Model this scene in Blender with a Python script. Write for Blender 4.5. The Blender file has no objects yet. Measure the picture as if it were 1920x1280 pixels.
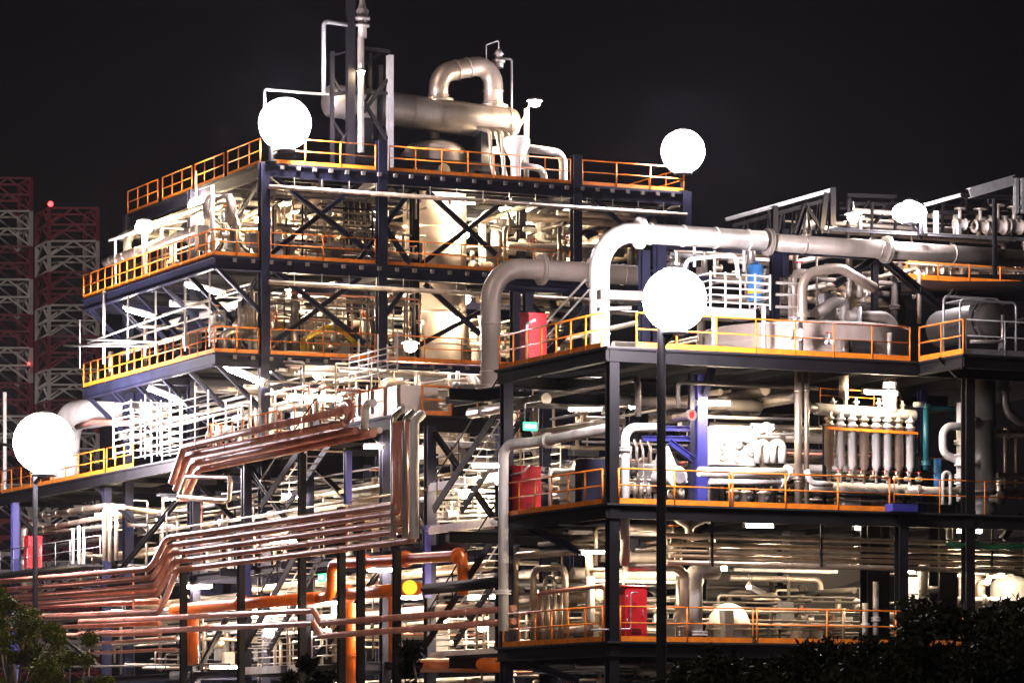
import bpy, math, random
import numpy as np
from mathutils import Vector, Matrix
rad = math.radians
SC = bpy.context.scene
COL = SC.collection

# ------------------------------------------------------------------ camera, world, front fill, exposure
FPX, HZ, TH, ZC = 7055.0, 1400.0, rad(64.9), 1.7        # focal length in photo pixels, horizon row, yaw of the plant grid, eye height
ST, CT = math.sin(TH), math.cos(TH)
cam_d = bpy.data.cameras.new('camera')
cam = bpy.data.objects.new('camera', cam_d); COL.objects.link(cam)
cam.location = (0, 0, ZC)
cam.rotation_euler = (rad(90), 0, -(rad(90) - TH))
cam_d.sensor_width = 36.0
cam_d.lens = FPX / 1920 * 36
cam_d.shift_y = (HZ - 640) / 1920
cam_d.clip_start, cam_d.clip_end = 1.0, 6000.0
SC.camera = cam

W = bpy.data.worlds.new("World"); SC.world = W; W.use_nodes = True
nt = W.node_tree; nt.nodes.clear()
sky = nt.nodes.new('ShaderNodeTexSky'); sky.sky_type = 'NISHITA'; sky.sun_disc = False
sky.sun_elevation = rad(-6); sky.sun_rotation = rad(200)
bg = nt.nodes.new('ShaderNodeBackground'); bg.inputs[1].default_value = 0.02
bg2 = nt.nodes.new('ShaderNodeBackground'); bg2.inputs[0].default_value = (0.0005, 0.0003, 0.0006, 1); bg2.inputs[1].default_value = 1.0
ad = nt.nodes.new('ShaderNodeAddShader'); wo = nt.nodes.new('ShaderNodeOutputWorld')
nt.links.new(sky.outputs[0], bg.inputs[0]); nt.links.new(bg.outputs[0], ad.inputs[0]); nt.links.new(bg2.outputs[0], ad.inputs[1])
nt.links.new(ad.outputs[0], wo.inputs[0])

sd = bpy.data.lights.new('moon', 'SUN'); sd.energy = 0.75; sd.angle = rad(6); sd.color = (1.0, 0.82, 0.72)  # warm fill from the front left, added to lift pipes and towers
moon = bpy.data.objects.new('moon', sd); COL.objects.link(moon)
moon.rotation_euler = (rad(58), 0, rad(-52))

SC.view_settings.view_transform = 'Standard'; SC.view_settings.look = 'None'
SC.view_settings.exposure = 0.0; SC.view_settings.gamma = 1.0
cy = SC.cycles
cy.use_denoising = True
cy.max_bounces = 5; cy.diffuse_bounces = 3; cy.glossy_bounces = 3; cy.transmission_bounces = 2; cy.volume_bounces = 0
cy.sample_clamp_indirect = 4.0; cy.sample_clamp_direct = 0.0
cy.caustics_reflective = False; cy.caustics_refractive = False
cy.use_light_tree = True

# ------------------------------------------------------------------ photo pixel -> a point on a real plane of the plant (a: along the long face, b: into depth, z: up)
def _dir(x, y):
    dx = (x - 960) / FPX
    return CT + ST * dx, ST - CT * dx, (HZ - y) / FPX
def PA(x, y, a):
    d = _dir(x, y); t = a / d[0]
    return Vector((a, d[1] * t, ZC + d[2] * t))
def PB(x, y, b):
    d = _dir(x, y); t = b / d[1]
    return Vector((d[0] * t, b, ZC + d[2] * t))
def PD(x, y, t):
    d = _dir(x, y)
    return Vector((d[0] * t, d[1] * t, ZC + d[2] * t))
def V(*a): return Vector(a)

# ------------------------------------------------------------------ materials
def mat(name, rgb, rough=0.5, metal=0.0, var=0.25, scale=1.5, rvar=0.15, bump=0.0, spec=0.5, streak=False, dirt=None):
    m = bpy.data.materials.new(name); m.use_nodes = True
    n = m.node_tree.nodes; l = m.node_tree.links
    b = n['Principled BSDF']
    b.inputs['Metallic'].default_value = metal
    b.inputs['Specular IOR Level'].default_value = spec
    tc = n.new('ShaderNodeTexCoord'); no = n.new('ShaderNodeTexNoise')
    no.inputs['Scale'].default_value = scale; no.inputs['Detail'].default_value = 6.0; no.inputs['Roughness'].default_value = 0.65
    if streak:
        mp = n.new('ShaderNodeMapping'); mp.inputs['Scale'].default_value = (1, 1, 0.18)
        l.new(tc.outputs['Object'], mp.inputs[0]); l.new(mp.outputs[0], no.inputs['Vector'])
    else:
        l.new(tc.outputs['Object'], no.inputs['Vector'])
    cr = n.new('ShaderNodeValToRGB')
    lo = dirt if dirt else [c * (1 - var) for c in rgb]
    hi = [min(1, c * (1 + var * 0.5)) for c in rgb]
    cr.color_ramp.elements[0].position = 0.3; cr.color_ramp.elements[0].color = (*lo, 1)
    cr.color_ramp.elements[1].position = 0.62; cr.color_ramp.elements[1].color = (*hi, 1)
    l.new(no.outputs['Fac'], cr.inputs[0]); l.new(cr.outputs[0], b.inputs['Base Color'])
    mr = n.new('ShaderNodeMapRange'); mr.inputs[3].default_value = max(0.05, rough - rvar); mr.inputs[4].default_value = min(1, rough + rvar)
    l.new(no.outputs['Fac'], mr.inputs[0]); l.new(mr.outputs[0], b.inputs['Roughness'])
    if bump:
        n2 = n.new('ShaderNodeTexNoise'); n2.inputs['Scale'].default_value = scale * 8
        l.new(tc.outputs['Object'], n2.inputs['Vector'])
        bp = n.new('ShaderNodeBump'); bp.inputs['Strength'].default_value = bump; bp.inputs['Distance'].default_value = 0.02
        l.new(n2.outputs['Fac'], bp.inputs['Height']); l.new(bp.outputs[0], b.inputs['Normal'])
    return m
def glow(name, rgb, s):
    m = bpy.data.materials.new(name); m.use_nodes = True
    n = m.node_tree.nodes; l = m.node_tree.links; n.remove(n['Principled BSDF'])
    e = n.new('ShaderNodeEmission'); e.inputs[0].default_value = (*rgb, 1); e.inputs[1].default_value = s
    l.new(e.outputs[0], n['Material Output'].inputs[0])
    return m
M = dict(
    navy=mat('navy_steel', (0.011, 0.0125, 0.030), 0.5, 0, 0.35, 1.2, dirt=(0.008, 0.008, 0.014), spec=0.2),
    dark=mat('dark_steel', (0.0075, 0.007, 0.0085), 0.65, 0, 0.35, 1.4, spec=0.14),
    deck=mat('deck_grating', (0.014, 0.013, 0.0135), 0.7, 0.0, 0.4, 3.0, bump=0.3),
    orange=mat('orange_rail', (0.80, 0.215, 0.012), 0.45, 0, 0.3, 2.2, dirt=(0.52, 0.15, 0.02)),
    oranged=mat('orange_pipe', (0.80, 0.17, 0.012), 0.38, 0, 0.2, 0.9, dirt=(0.55, 0.10, 0.01)),
    yellow=mat('yellow_cap', (0.85, 0.55, 0.03), 0.4, 0, 0.1, 2),
    cream=mat('cream_cladding', (0.74, 0.60, 0.47), 0.33, 0.75, 0.25, 1.1, bump=0.12, dirt=(0.42, 0.34, 0.26)),
    beige=mat('beige_cladding', (0.66, 0.55, 0.46), 0.38, 0.65, 0.2, 0.8, bump=0.12, streak=True, dirt=(0.44, 0.37, 0.31)),
    alu=mat('aluminium_cladding', (0.62, 0.56, 0.51), 0.34, 0.85, 0.25, 0.9, bump=0.15, streak=True, dirt=(0.40, 0.36, 0.33)),
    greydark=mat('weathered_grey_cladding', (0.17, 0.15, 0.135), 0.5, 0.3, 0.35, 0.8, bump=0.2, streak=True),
    pink=mat('primer_pink_pipe', (0.58, 0.245, 0.18), 0.36, 0.0, 0.28, 1.3, dirt=(0.36, 0.14, 0.10)),
    white=mat('white_paint', (0.80, 0.78, 0.75), 0.42, 0, 0.12, 1.1, dirt=(0.50, 0.45, 0.40), streak=True),
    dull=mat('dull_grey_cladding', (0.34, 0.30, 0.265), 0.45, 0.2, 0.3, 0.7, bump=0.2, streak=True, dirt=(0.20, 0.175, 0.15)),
    galv=mat('galvanised_steel', (0.42, 0.42, 0.43), 0.42, 0.6, 0.25, 2.5),
    red=mat('red_cabinet', (0.62, 0.022, 0.03), 0.4, 0, 0.15, 1.4, dirt=(0.45, 0.015, 0.02)),
    redsteel=mat('red_lattice_paint', (0.22, 0.016, 0.026), 0.6, 0, 0.4, 0.12),
    whitesteel=mat('white_lattice_paint', (0.62, 0.59, 0.58), 0.6, 0, 0.4, 0.12),
    blue=mat('blue_drum_paint', (0.05, 0.22, 0.55), 0.4, 0, 0.2, 1.5),
    bluesteel=mat('bright_blue_steel', (0.032, 0.036, 0.22), 0.45, 0, 0.25, 1.2),  # navy steel where lamps strike it, the lamplight put into the colour
    teal=mat('teal_pipe_paint', (0.012, 0.11, 0.14), 0.4, 0, 0.2, 1.5),
    green=mat('green_pipe_paint', (0.02, 0.16, 0.07), 0.45, 0, 0.25, 1.5),
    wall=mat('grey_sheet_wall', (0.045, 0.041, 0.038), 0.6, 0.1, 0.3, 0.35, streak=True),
    sooty=mat('sooty_cladding', (0.055, 0.05, 0.046), 0.5, 0.3, 0.35, 0.8, bump=0.2, streak=True),  # dark grey tone with random streaks
    black=mat('black_rubber', (0.02, 0.02, 0.022), 0.6, 0, 0.2, 2),
    valve=mat('valve_steel', (0.34, 0.30, 0.26), 0.4, 0.6, 0.3, 4),
    tank=mat('tank_cladding', (0.64, 0.54, 0.47), 0.44, 0.2, 0.28, 0.5, bump=0.12, streak=True, dirt=(0.46, 0.38, 0.33)),
    conc=mat('concrete', (0.24, 0.23, 0.21), 0.8, 0, 0.3, 0.4, bump=0.3),
    asph=mat('asphalt', (0.05, 0.05, 0.05), 0.85, 0, 0.35, 0.3, bump=0.3),
    bark=mat('bark', (0.08, 0.06, 0.045), 0.85, 0, 0.4, 3, bump=0.4),
    leafl=mat('olive_leaves', (0.062, 0.072, 0.005), 0.7, 0, 0.6, 1.3, spec=0.05),  # foliage in its lit tone
    leafd=mat('dark_leaves', (0.016, 0.019, 0.008), 0.6, 0, 0.5, 1.3, spec=0.15),  # foliage darkened to a silhouette, shade put into the colour
    flood=glow('floodlight_glow', (1.0, 0.88, 0.94), 310),
    floodleft=glow('floodlight_glow_left', (1.0, 0.88, 0.94), 420),
    floodtop=glow('floodlight_glow_top', (1.0, 0.88, 0.96), 480),
    flood2=glow('small_lamp_glow', (1.0, 0.75, 0.48), 600),
    tube=glow('tube_glow', (1.0, 0.77, 0.53), 500),
    bigtube=glow('big_tube_glow', (1.0, 0.86, 0.76), 170),
    yellowlamp=glow('yellow_lamp_glow', (1.0, 0.62, 0.04), 1.6),
    dimtube=glow('dim_tube_glow', (1.0, 0.83, 0.66), 200),
    exit=glow('exit_sign_glow', (0.12, 0.95, 0.42), 2.2),
    exitw=glow('exit_sign_white_glow', (0.75, 1.0, 0.85), 3.0),
    beacon=glow('beacon_glow', (1.0, 0.04, 0.04), 8),
)

# ------------------------------------------------------------------ mesh builder
def _frame(d):
    d = d.normalized()
    up = Vector((0, 0, 1)) if abs(d.z) < 0.95 else Vector((0, 1, 0))
    s = d.cross(up).normalized()
    return s, s.cross(d).normalized()
class MB:
    def __init__(self): self.v = []; self.f = []; self.s = []
    def _add(self, vs, fs, smooth):
        o = len(self.v); self.v.extend(vs)
        for f in fs: self.f.append(tuple(i + o for i in f)); self.s.append(smooth)
        return self
    def hexa(self, p):      # eight corners, bottom ring then top ring
        return self._add(p, [(3, 2, 1, 0), (4, 5, 6, 7), (0, 1, 5, 4), (1, 2, 6, 5), (2, 3, 7, 6), (3, 0, 4, 7)], False)
    def box(self, c, s):
        c = Vector(c); x, y, z = s[0] / 2, s[1] / 2, s[2] / 2
        return self.hexa([c + Vector(q) for q in ((-x, -y, -z), (x, -y, -z), (x, y, -z), (-x, y, -z), (-x, -y, z), (x, -y, z), (x, y, z), (-x, y, z))])
    def bar(self, p, q, w, h=None, side=None):
        p, q = Vector(p), Vector(q); h = h or w
        s, u = _frame(q - p)
        if side is not None:
            s = Vector(side).normalized(); u = s.cross((q - p).normalized()).normalized()
        s = s * w / 2; u = u * h / 2
        return self.hexa([p - s - u, p + s - u, q + s - u, q - s - u, p - s + u, p + s + u, q + s + u, q - s + u])
    def ibeam(self, p, q, w, h, t=None, side=None):
        p, q = Vector(p), Vector(q); t = t or max(0.02, h * 0.09)
        s, u = _frame(q - p)
        if side is not None:
            s = Vector(side).normalized(); u = s.cross((q - p).normalized()).normalized()
        for k in (1, -1):
            o = u * (h - t) / 2 * k
            self.bar(p + o, q + o, w, t, s)
        self.bar(p, q, t, h - 2 * t, s)
        return self
    def tube(self, pts, r, n=10, bend=None, caps=True, bands=0.0, bw=0.05, bk=1.09):
        pts = [Vector(p) for p in pts]
        if len(pts) > 2:
            bend = bend if bend is not None else r * 2.6
            path = [pts[0]]
            for i in range(1, len(pts) - 1):
                a, c, e = pts[i - 1], pts[i], pts[i + 1]
                d1, d2 = (c - a), (e - c); l1, l2 = d1.length, d2.length
                d1 = d1 / l1; d2 = d2 / l2
                ang = d1.angle(d2)
                if ang < 0.03: path.append(c); continue
                t = min(bend * math.tan(ang / 2), l1 * 0.48, l2 * 0.48)
                rr = t / math.tan(ang / 2)
                nrm = (d2 - d1 * d1.dot(d2)).normalized()
                cen = c - d1 * t + nrm * rr
                k = max(2, int(ang / 0.26))
                for j in range(k + 1):
                    th = ang * j / k
                    path.append(cen - nrm * rr * math.cos(th) + d1 * rr * math.sin(th))
            path.append(pts[-1])
        else:
            path = pts
        self.path = path
        dirs = [(path[i + 1] - path[i]).normalized() for i in range(len(path) - 1)]
        s, u = _frame(dirs[0])
        vs, fs = [], []
        for i, p in enumerate(path):
            d = dirs[0] if i == 0 else dirs[-1] if i == len(path) - 1 else (dirs[i - 1] + dirs[i]).normalized()
            s = (s - d * s.dot(d)).normalized(); u = s.cross(d).normalized()
            for j in range(n):
                t = 2 * math.pi * j / n
                vs.append(p + (s * math.cos(t) + u * math.sin(t)) * r)
        for i in range(len(path) - 1):
            for j in range(n):
                a, b = i * n + j, i * n + (j + 1) % n
                fs.append((a, b, b + n, a + n))
        self._add(vs, fs, True)
        if caps:
            o = len(self.v) - len(vs)
            self.f.append(tuple(o + j for j in reversed(range(n)))); self.s.append(False)
            self.f.append(tuple(o + (len(path) - 1) * n + j for j in range(n))); self.s.append(False)
        if bands:
            for i in range(len(path) - 1):
                L = (path[i + 1] - path[i]).length
                k = int(L / bands)
                for j in range(1, k + 1):
                    c = path[i].lerp(path[i + 1], (j - 0.5) / k)
                    self.lathe(c - dirs[i] * bw / 2, dirs[i], [(0, r * 0.98), (0, r * bk), (bw, r * bk), (bw, r * 0.98)], n)
        return self
    def lathe(self, o, axis, prof, n=16, smooth=True):
        o = Vector(o); axis = Vector(axis).normalized(); s, u = _frame(axis)
        vs, fs = [], []
        for t, r in prof:
            c = o + axis * t
            for j in range(n):
                a = 2 * math.pi * j / n
                vs.append(c + (s * math.cos(a) + u * math.sin(a)) * max(r, 1e-4))
        for i in range(len(prof) - 1):
            for j in range(n):
                a, b = i * n + j, i * n + (j + 1) % n
                fs.append((a, b, b + n, a + n))
        return self._add(vs, fs, smooth)
    def vessel(self, p, q, r, n=28, dome=0.5, ring=0.0):       # closed shell with elliptical heads between p and q
        p, q = Vector(p), Vector(q); L = (q - p).length; h = r * dome
        pr = [(h - h * math.cos(t), r * math.sin(t)) for t in [i * math.pi / 2 / 8 for i in range(9)]]
        pr2 = [(L - h + h * math.sin(t), r * math.cos(t)) for t in [i * math.pi / 2 / 8 for i in range(9)]]
        return self.lathe(p, q - p, pr + pr2, n)
    def disc(self, o, axis, r, t, n=16):
        return self.lathe(o, axis, [(0, 0), (0, r), (t, r), (t, 0)], n, False)
    def ball(self, c, r, n=14, k=8, sz=1.0, rough=0.0):      # rough: a globe of many small uneven glass facets
        pr = [(-math.cos(math.pi * i / k) * r * sz, math.sin(math.pi * i / k) * r) for i in range(k + 1)]
        o = len(self.v); self.lathe(c, (0, 0, 1), pr, n)
        if rough:
            rr = random.Random(3); c = Vector(c)
            for i in range(o, len(self.v)): self.v[i] = c + (self.v[i] - c) * (1 + rr.uniform(-rough, rough * .4))
        return self
    def torus(self, c, axis, r, t, n=16, k=6):
        c = Vector(c); axis = Vector(axis).normalized(); s, u = _frame(axis)
        vs, fs = [], []
        for i in range(n):
            a = 2 * math.pi * i / n; d = s * math.cos(a) + u * math.sin(a)
            for j in range(k):
                g = 2 * math.pi * j / k
                vs.append(c + d * (r + t * math.cos(g)) + axis * t * math.sin(g))
        for i in range(n):
            for j in range(k):
                fs.append((i * k + j, ((i + 1) % n) * k + j, ((i + 1) % n) * k + (j + 1) % k, i * k + (j + 1) % k))
        return self._add(vs, fs, True)
    def plate(self, poly, z0, z1):     # vertical prism over a flat polygon of (a, b)
        n = len(poly)
        vs = [Vector((x, y, z0)) for x, y in poly] + [Vector((x, y, z1)) for x, y in poly]
        fs = [tuple(reversed(range(n))), tuple(range(n, 2 * n))] + [(i, (i + 1) % n, n + (i + 1) % n, n + i) for i in range(n)]
        return self._add(vs, fs, False)
    def build(self, name, m, parent=None, loc=None):
        me = bpy.data.meshes.new(name)
        if parent is not None:
            off = Vector(parent['_o'])
            p = parent
        else:
            xs = [v.x for v in self.v]; ys = [v.y for v in self.v]; zs = [v.z for v in self.v]
            off = Vector(((min(xs) + max(xs)) / 2, (min(ys) + max(ys)) / 2, min(zs))) if loc is None else Vector(loc)
        me.from_pydata([tuple(v - off) for v in self.v], [], self.f)
        me.polygons.foreach_set('use_smooth', self.s)
        me.update()
        me.materials.append(M[m] if isinstance(m, str) else m)
        o = bpy.data.objects.new(name, me); COL.objects.link(o)
        if parent is not None: o.parent = parent
        else: o.location = off
        o['_o'] = tuple(off)
        return o
def tag(o, label, cat, group=None, kind=None):
    if label: o['label'] = label
    if cat: o['category'] = cat
    if group: o['group'] = group
    if kind: o['kind'] = kind
    return o
def thing(name, label, cat, loc, group=None):
    o = bpy.data.objects.new(name, None); COL.objects.link(o)
    o.location = loc; o['_o'] = tuple(loc)
    o.empty_display_size = 0.3
    return tag(o, label, cat, group)
GEN = []
ORD = ['topmost', 'second from top', 'third from top', 'fourth from top', 'fifth from top', 'sixth from top', 'seventh from top', 'eighth from top', 'ninth from top', 'tenth from top']
ORD += [w + ' from top' for w in 'eleventh twelfth thirteenth fourteenth fifteenth sixteenth seventeenth eighteenth nineteenth twentieth'.split()]
ORD += ['twenty-' + w + ' from top' for w in 'first second third fourth fifth sixth seventh eighth ninth'.split()]
FROML = ['leftmost', 'second from left', 'third from left', 'fourth from left', 'fifth from left', 'sixth from left', 'seventh from left', 'eighth from left', 'ninth from left', 'tenth from left'] + [w.replace('top', 'left') for w in ORD[10:]]

# ------------------------------------------------------------------ builders of repeated kinds
def pipe(pts, r, m, label, cat='pipe', name='process_pipe', group=None, bend=None, flanges=(), bands=0.0, n=10, mf=None):
    if not flanges:
        return tag(MB().tube(pts, r, n, bend, True, bands).build(name, m), label, cat, group)
    t = thing(name, label, cat, pts[0], group)
    b = MB().tube(pts, r, n, bend, True, bands); path = b.path
    b.build('pipe_run', m, t)
    cum = [0]
    for i in range(len(path) - 1): cum.append(cum[-1] + (path[i + 1] - path[i]).length)
    for f in flanges:
        s = f * cum[-1]
        i = max(j for j in range(len(cum) - 1) if cum[j] <= s + 1e-9)
        d = (path[i + 1] - path[i]); L = d.length; d = d / L
        c = path[i] + d * (s - cum[i])
        MB().lathe(c - d * 0.07, d, [(0, r), (0, r * 1.55), (0.05, r * 1.55), (0.05, r * 1.2), (0.09, r * 1.2), (0.09, r * 1.55), (0.14, r * 1.55), (0.14, r)], max(n, 12), False).build('flange', mf or m, t)
    return t
def railing(pts, label, h=1.1, sp=1.55, m='orange', group='handrails along the platform edges', toe=True, r=0.031, kind='handrail'):
    pts = [Vector(p) for p in pts]
    t = thing('handrail', label, kind, pts[0], group)
    up = Vector((0, 0, 1))
    MB().tube([p + up * h for p in pts], r, 6, 0.12).build('top_rail', m, t)
    MB().tube([p + up * h * 0.53 for p in pts], r * 0.9, 6, 0.1).build('mid_rail', m, t)
    if toe:
        b = MB()
        for p, q in zip(pts, pts[1:]): b.bar(p + up * 0.08, q + up * 0.08, 0.02, 0.17)
        b.build('toe_board', m, t)
    for k, (p, q) in enumerate(zip(pts, pts[1:])):
        L = (q - p).length; nn = max(1, round(L / sp))
        for i in range(nn + 1):
            if k and i == 0: continue
            c = p.lerp(q, i / nn)
            MB().tube([c, c + up * h], r * 1.05, 6).build('post', m, t)
    return t
def tube_light(p, q, label, r=0.07, m='tube', group='tube lamps', rot=None):
    p, q = Vector(p), Vector(q)
    t = thing('tube_lamp', label, 'lamp', p.lerp(q, 0.5), group)
    s, u = _frame(q - p); d = (q - p).normalized()
    if u.z < 0: u = -u
    MB().bar(p + u * (r + 0.05), q + u * (r + 0.05), 0.16, 0.07).build('housing', 'white', t)
    MB().tube([p + d * 0.04, q - d * 0.04], r, 8).build('tube', m, t)
    for c in (p, q): MB().bar(c - d * 0.03, c + d * 0.05, r * 2.3, r * 2.3).build('end_cap', 'galv', t)
    return t
def bulb_lamp(c, label, r=0.16, m='flood2', group='round bulkhead lamps', stem=0.35):
    c = Vector(c)
    t = thing('bulkhead_lamp', label, 'lamp', c, group)
    MB().ball(c, r, 12, 8, 0.85).build('bulb', m, t)
    MB().lathe(c + V(0, 0, r * 0.55), (0, 0, 1), [(0, r * 1.5), (0.05, r * 1.25), (0.12, r * 0.5), (0.16, 0.03)], 12).build('hood', 'galv', t)
    MB().tube([c + V(0, 0, r * 0.6 + 0.1), c + V(0, 0, r + stem)], 0.03, 6).build('stem', 'galv', t)
    return t
def floodlight(c, r, label, base=None, pole_r=0.12, m='flood', pm='dark', sz=1.0, foot=True, hood=False):
    r = r * .93; c = Vector(c); base = Vector(base)
    t = thing('floodlight_mast', label, 'floodlight', base, 'floodlight masts')
    top = Vector((base.x, base.y, c.z - r * 0.9 * sz))
    MB().lathe(base, (0, 0, 1), [(0, pole_r * 1.15), (top.z - base.z, pole_r * 0.85)], 12).build('pole', pm, t)
    if foot: MB().disc(base, (0, 0, 1), pole_r * 2.6, 0.06, 12).build('base_plate', pm, t)
    MB().tube([top - V(0, 0, 0.5), Vector((c.x, c.y, c.z - r * sz + 0.1))], pole_r * 0.8, 8).build('bracket', pm, t)
    MB().lathe(c - V(0, 0, r * sz * 1.1), (0, 0, 1), [(0, .04), (0, r * .4), (.05, r * .42), (.1, r * .4), (.06, .04)], 24, False).build('collar_plate', 'dark', t)  # disc added to shade the pole from its own lamp
    MB().ball(c, r, 64, 40, sz).build('lamp_globe', m, t)  # globe enlarged to the spread of the lamp's glare
    if hood: MB().lathe(c, (0, 1, 0), [(r * 1.06 * math.sin(g), r * 1.06 * math.cos(g)) for g in [k * math.pi / 20 for k in range(2, 11)]], 32).build('reflector_hood', 'dark', t)  # unseen back shell added to keep light off the exchanger
    MB().lathe(c + V(0, 0, r * sz * 0.93), (0, 0, 1), [(0, r * 0.36), (0.05, r * 0.36), (0.12, r * 0.2), (0.16, 0.02)], 16).build('cap', 'galv', t)
    return t
def valve(c, axis, s, label, group, m='valve', wheel='red'):
    c = Vector(c); ax = Vector(axis).normalized()
    t = thing('gate_valve', label, 'valve', c, group)
    MB().lathe(c - ax * s, ax, [(0, s * .5), (0, s * .95), (s * .25, s * .95), (s * .25, s * .55), (s, s * .8), (s * 1.75, s * .55), (s * 1.75, s * .95), (s * 2, s * .95), (s * 2, s * .5)], 12).build('body', m, t)
    up = V(0, 0, 1) if abs(ax.z) < 0.5 else V(0, -1, 0)
    MB().tube([c + up * s * .5, c + up * s * 2.4], s * .28, 8).build('stem', m, t)
    w = MB().torus(c + up * s * 2.4, up, s * .8, s * .12, 12, 5); a, b2 = _frame(up)
    w.bar(c + up * s * 2.4 - a * s * .8, c + up * s * 2.4 + a * s * .8, s * .14); w.bar(c + up * s * 2.4 - b2 * s * .8, c + up * s * 2.4 + b2 * s * .8, s * .14)
    w.build('handwheel', wheel, t)
    return t
def ground_frame(name, label, loc, cat='steel frame', group=None): return thing(name, label, cat, loc, group)
# ------------------------------------------------------------------ ground
tag(MB().box((300, 500, -0.05), (9000, 9000, 0.1)).build('ground', 'asph'), 'dark asphalt ground under and around the plant', 'ground', kind='structure')
tag(MB().box((75, 150, 0.015), (48, 110, 0.03)).build('plant_slab', 'conc'), 'pale concrete slab the plant stands on', 'ground', kind='structure')

# ------------------------------------------------------------------ module A: the tall open steel frame at the back left
bA = 151.2
aP = [PB(x, 600, bA).x for x in (495, 715, 1080, 1285)]
L1, L2, L3, L4, LM, LL = 26.85, 22.75, 18.6, 14.45, 9.4, 5.05      # deck levels of the plant
bBack = PA(240, 398, aP[0]).y
aW2 = PB(402, 480, bA).x        # outer edge of the two west galleries
bE2 = PA(157, 553, aW2).y
fa = thing('steel_frame', 'tallest open steel frame, navy columns with three decks and cross braces', 'steel frame', (aP[0], bA, 0))
rows = [bA, bA + 8.8, bBack]
for j, b in enumerate(rows):
    for i, a in enumerate(aP):
        top = L1 + (1.3 if j == 0 and i in (1, 2) else 0.0)
        MB().ibeam((a, b, 0), (a, b, top), 0.42, 0.42, 0.05, side=(1, 0, 0)).build('column', 'navy', fa)
for a, b in ((PB(777, 500, 153.2).x, 153.2), (PB(977, 500, 156).x, 156), (PB(1022, 500, 160).x, 160)):
    MB().ibeam((a, b, L4), (a, b, L1 - 0.3), 0.34, 0.34, 0.04, side=(1, 0, 0)).build('column', 'dark', fa)
MB().plate([(aP[0] - .1, bA - .1), (aP[3] + .1, bA - .1), (aP[3] + .1, bBack + .1), (aP[0] - .1, bBack + .1)], L1 - 0.06, L1).build('deck', 'deck', fa)
for L in (L2, L3):
    MB().plate([(aW2, bA - .1), (aP[3] + .1, bA - .1), (aP[3] + .1, bE2), (aW2, bE2)], L - 0.06, L).build('deck', 'deck', fa)
for L, a0, b1 in ((L1, aP[0], bBack), (L2, aW2, bE2), (L3, aW2, bE2)):
    MB().ibeam((a0, bA - .02, L - .34), (aP[3], bA - .02, L - .34), 0.26, 0.54, 0.05).build('edge_girder', 'navy', fa)
    MB().ibeam((a0 + .02, bA - .1, L - .34), (a0 + .02, b1, L - .34), 0.26, 0.52, 0.05).build('edge_girder', 'navy', fa)
    for i in range(1, 4):
        MB().ibeam((aP[i], bA + .3, L - .36), (aP[i], b1, L - .36), 0.24, 0.5, 0.04).build('girder', 'navy', fa)
    for j in (1, 2):
        MB().ibeam((a0 + .3, rows[j], L - .36), (aP[3], rows[j], L - .36), 0.24, 0.5, 0.04).build('girder', 'navy', fa)
    j = MB(); nb = int((b1 - bA) / 1.45)
    for k in range(1, nb):
        bb = bA + (b1 - bA) * k / nb
        j.bar((a0 + .15, bb, L - .17), (aP[3], bb, L - .17), 0.09, 0.2)
    j.build('joists', 'dark', fa)
    for k in range(1, 27):
        MB().box((a0 + (aP[3] - a0) * k / 27, bA - .2, L - .2), (.16, .12, .16)).build('beam_lug', 'greydark', fa)
def brace(t, p, q, w=0.2, m='navy'):
    MB().ibeam(p, q, w, w, 0.03).build('brace', m, t)
f_ = lambda x, y, o=0.12: PB(x, y, bA + o)
for x0, y0, x1, y1 in ((500, 322, 710, 486), (690, 332, 500, 482), (800, 358, 930, 478), (952, 372, 786, 498), (770, 358, 674, 486), (718, 420, 768, 494),
                       (1098, 358, 1165, 420), (1276, 368, 1195, 425),
                       (506, 500, 684, 644), (676, 520, 506, 646), (764, 534, 716, 600), (796, 532, 900, 626), (905, 582, 788, 646), (986, 560, 1060, 640),
                       (502, 682, 560, 744), (560, 744, 640, 690)):
    brace(fa, f_(x0, y0), f_(x1, y1, 0.26 if x1 < x0 else 0.0))
for k, L in enumerate((L2, L3)):                       # knee braces that carry the west galleries
    for i in range(6):
        b = bA + 0.1 + (bE2 - bA - .4) * i / 5
        brace(fa, (aW2 + .15, b, L - .5), (aP[0] - .1, b, L - 2.35), 0.19, 'navy')
for i, b in enumerate((bA + 5.2, bA + 13)):            # west face cross braces
    for z0, z1 in ((L2 + .1, L1 - .6), (L3 + .1, L2 - .6)):
        brace(fa, (aP[0], b - 4.2, z0), (aP[0], b + 3, z1), 0.16); brace(fa, (aP[0] + .2, b + 3, z0), (aP[0] + .2, b - 4.2, z1), 0.16)
for y0, z, r in ((0, L1 - 1.12, .10), (0, L2 - 1.12, .085), (0, L3 - 1.0, .11)):
    pass
for L, nm in ((L1, 'top deck'), (L2, 'middle deck')):
    pipe([(aP[0] + .1, bA - .32, L - 1.08), (aP[3] - .1, bA - .32, L - 1.08)], 0.1, 'cream', 'long straight cream pipe slung just under the front edge of the %s' % nm, bands=2.1)
    h = thing('pipe_hanger', 'row of thin rods hanging the cream pipe under the %s' % nm, 'pipe hanger', (aP[0], bA - .32, L - 1), 'hanger rods')
    for k in range(1, 16):
        a = aP[0] + (aP[3] - aP[0]) * k / 16
        MB().bar((a, bA - .32, L - .98), (a, bA - .32, L - .6), .03).build('rod', 'galv', h)

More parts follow.
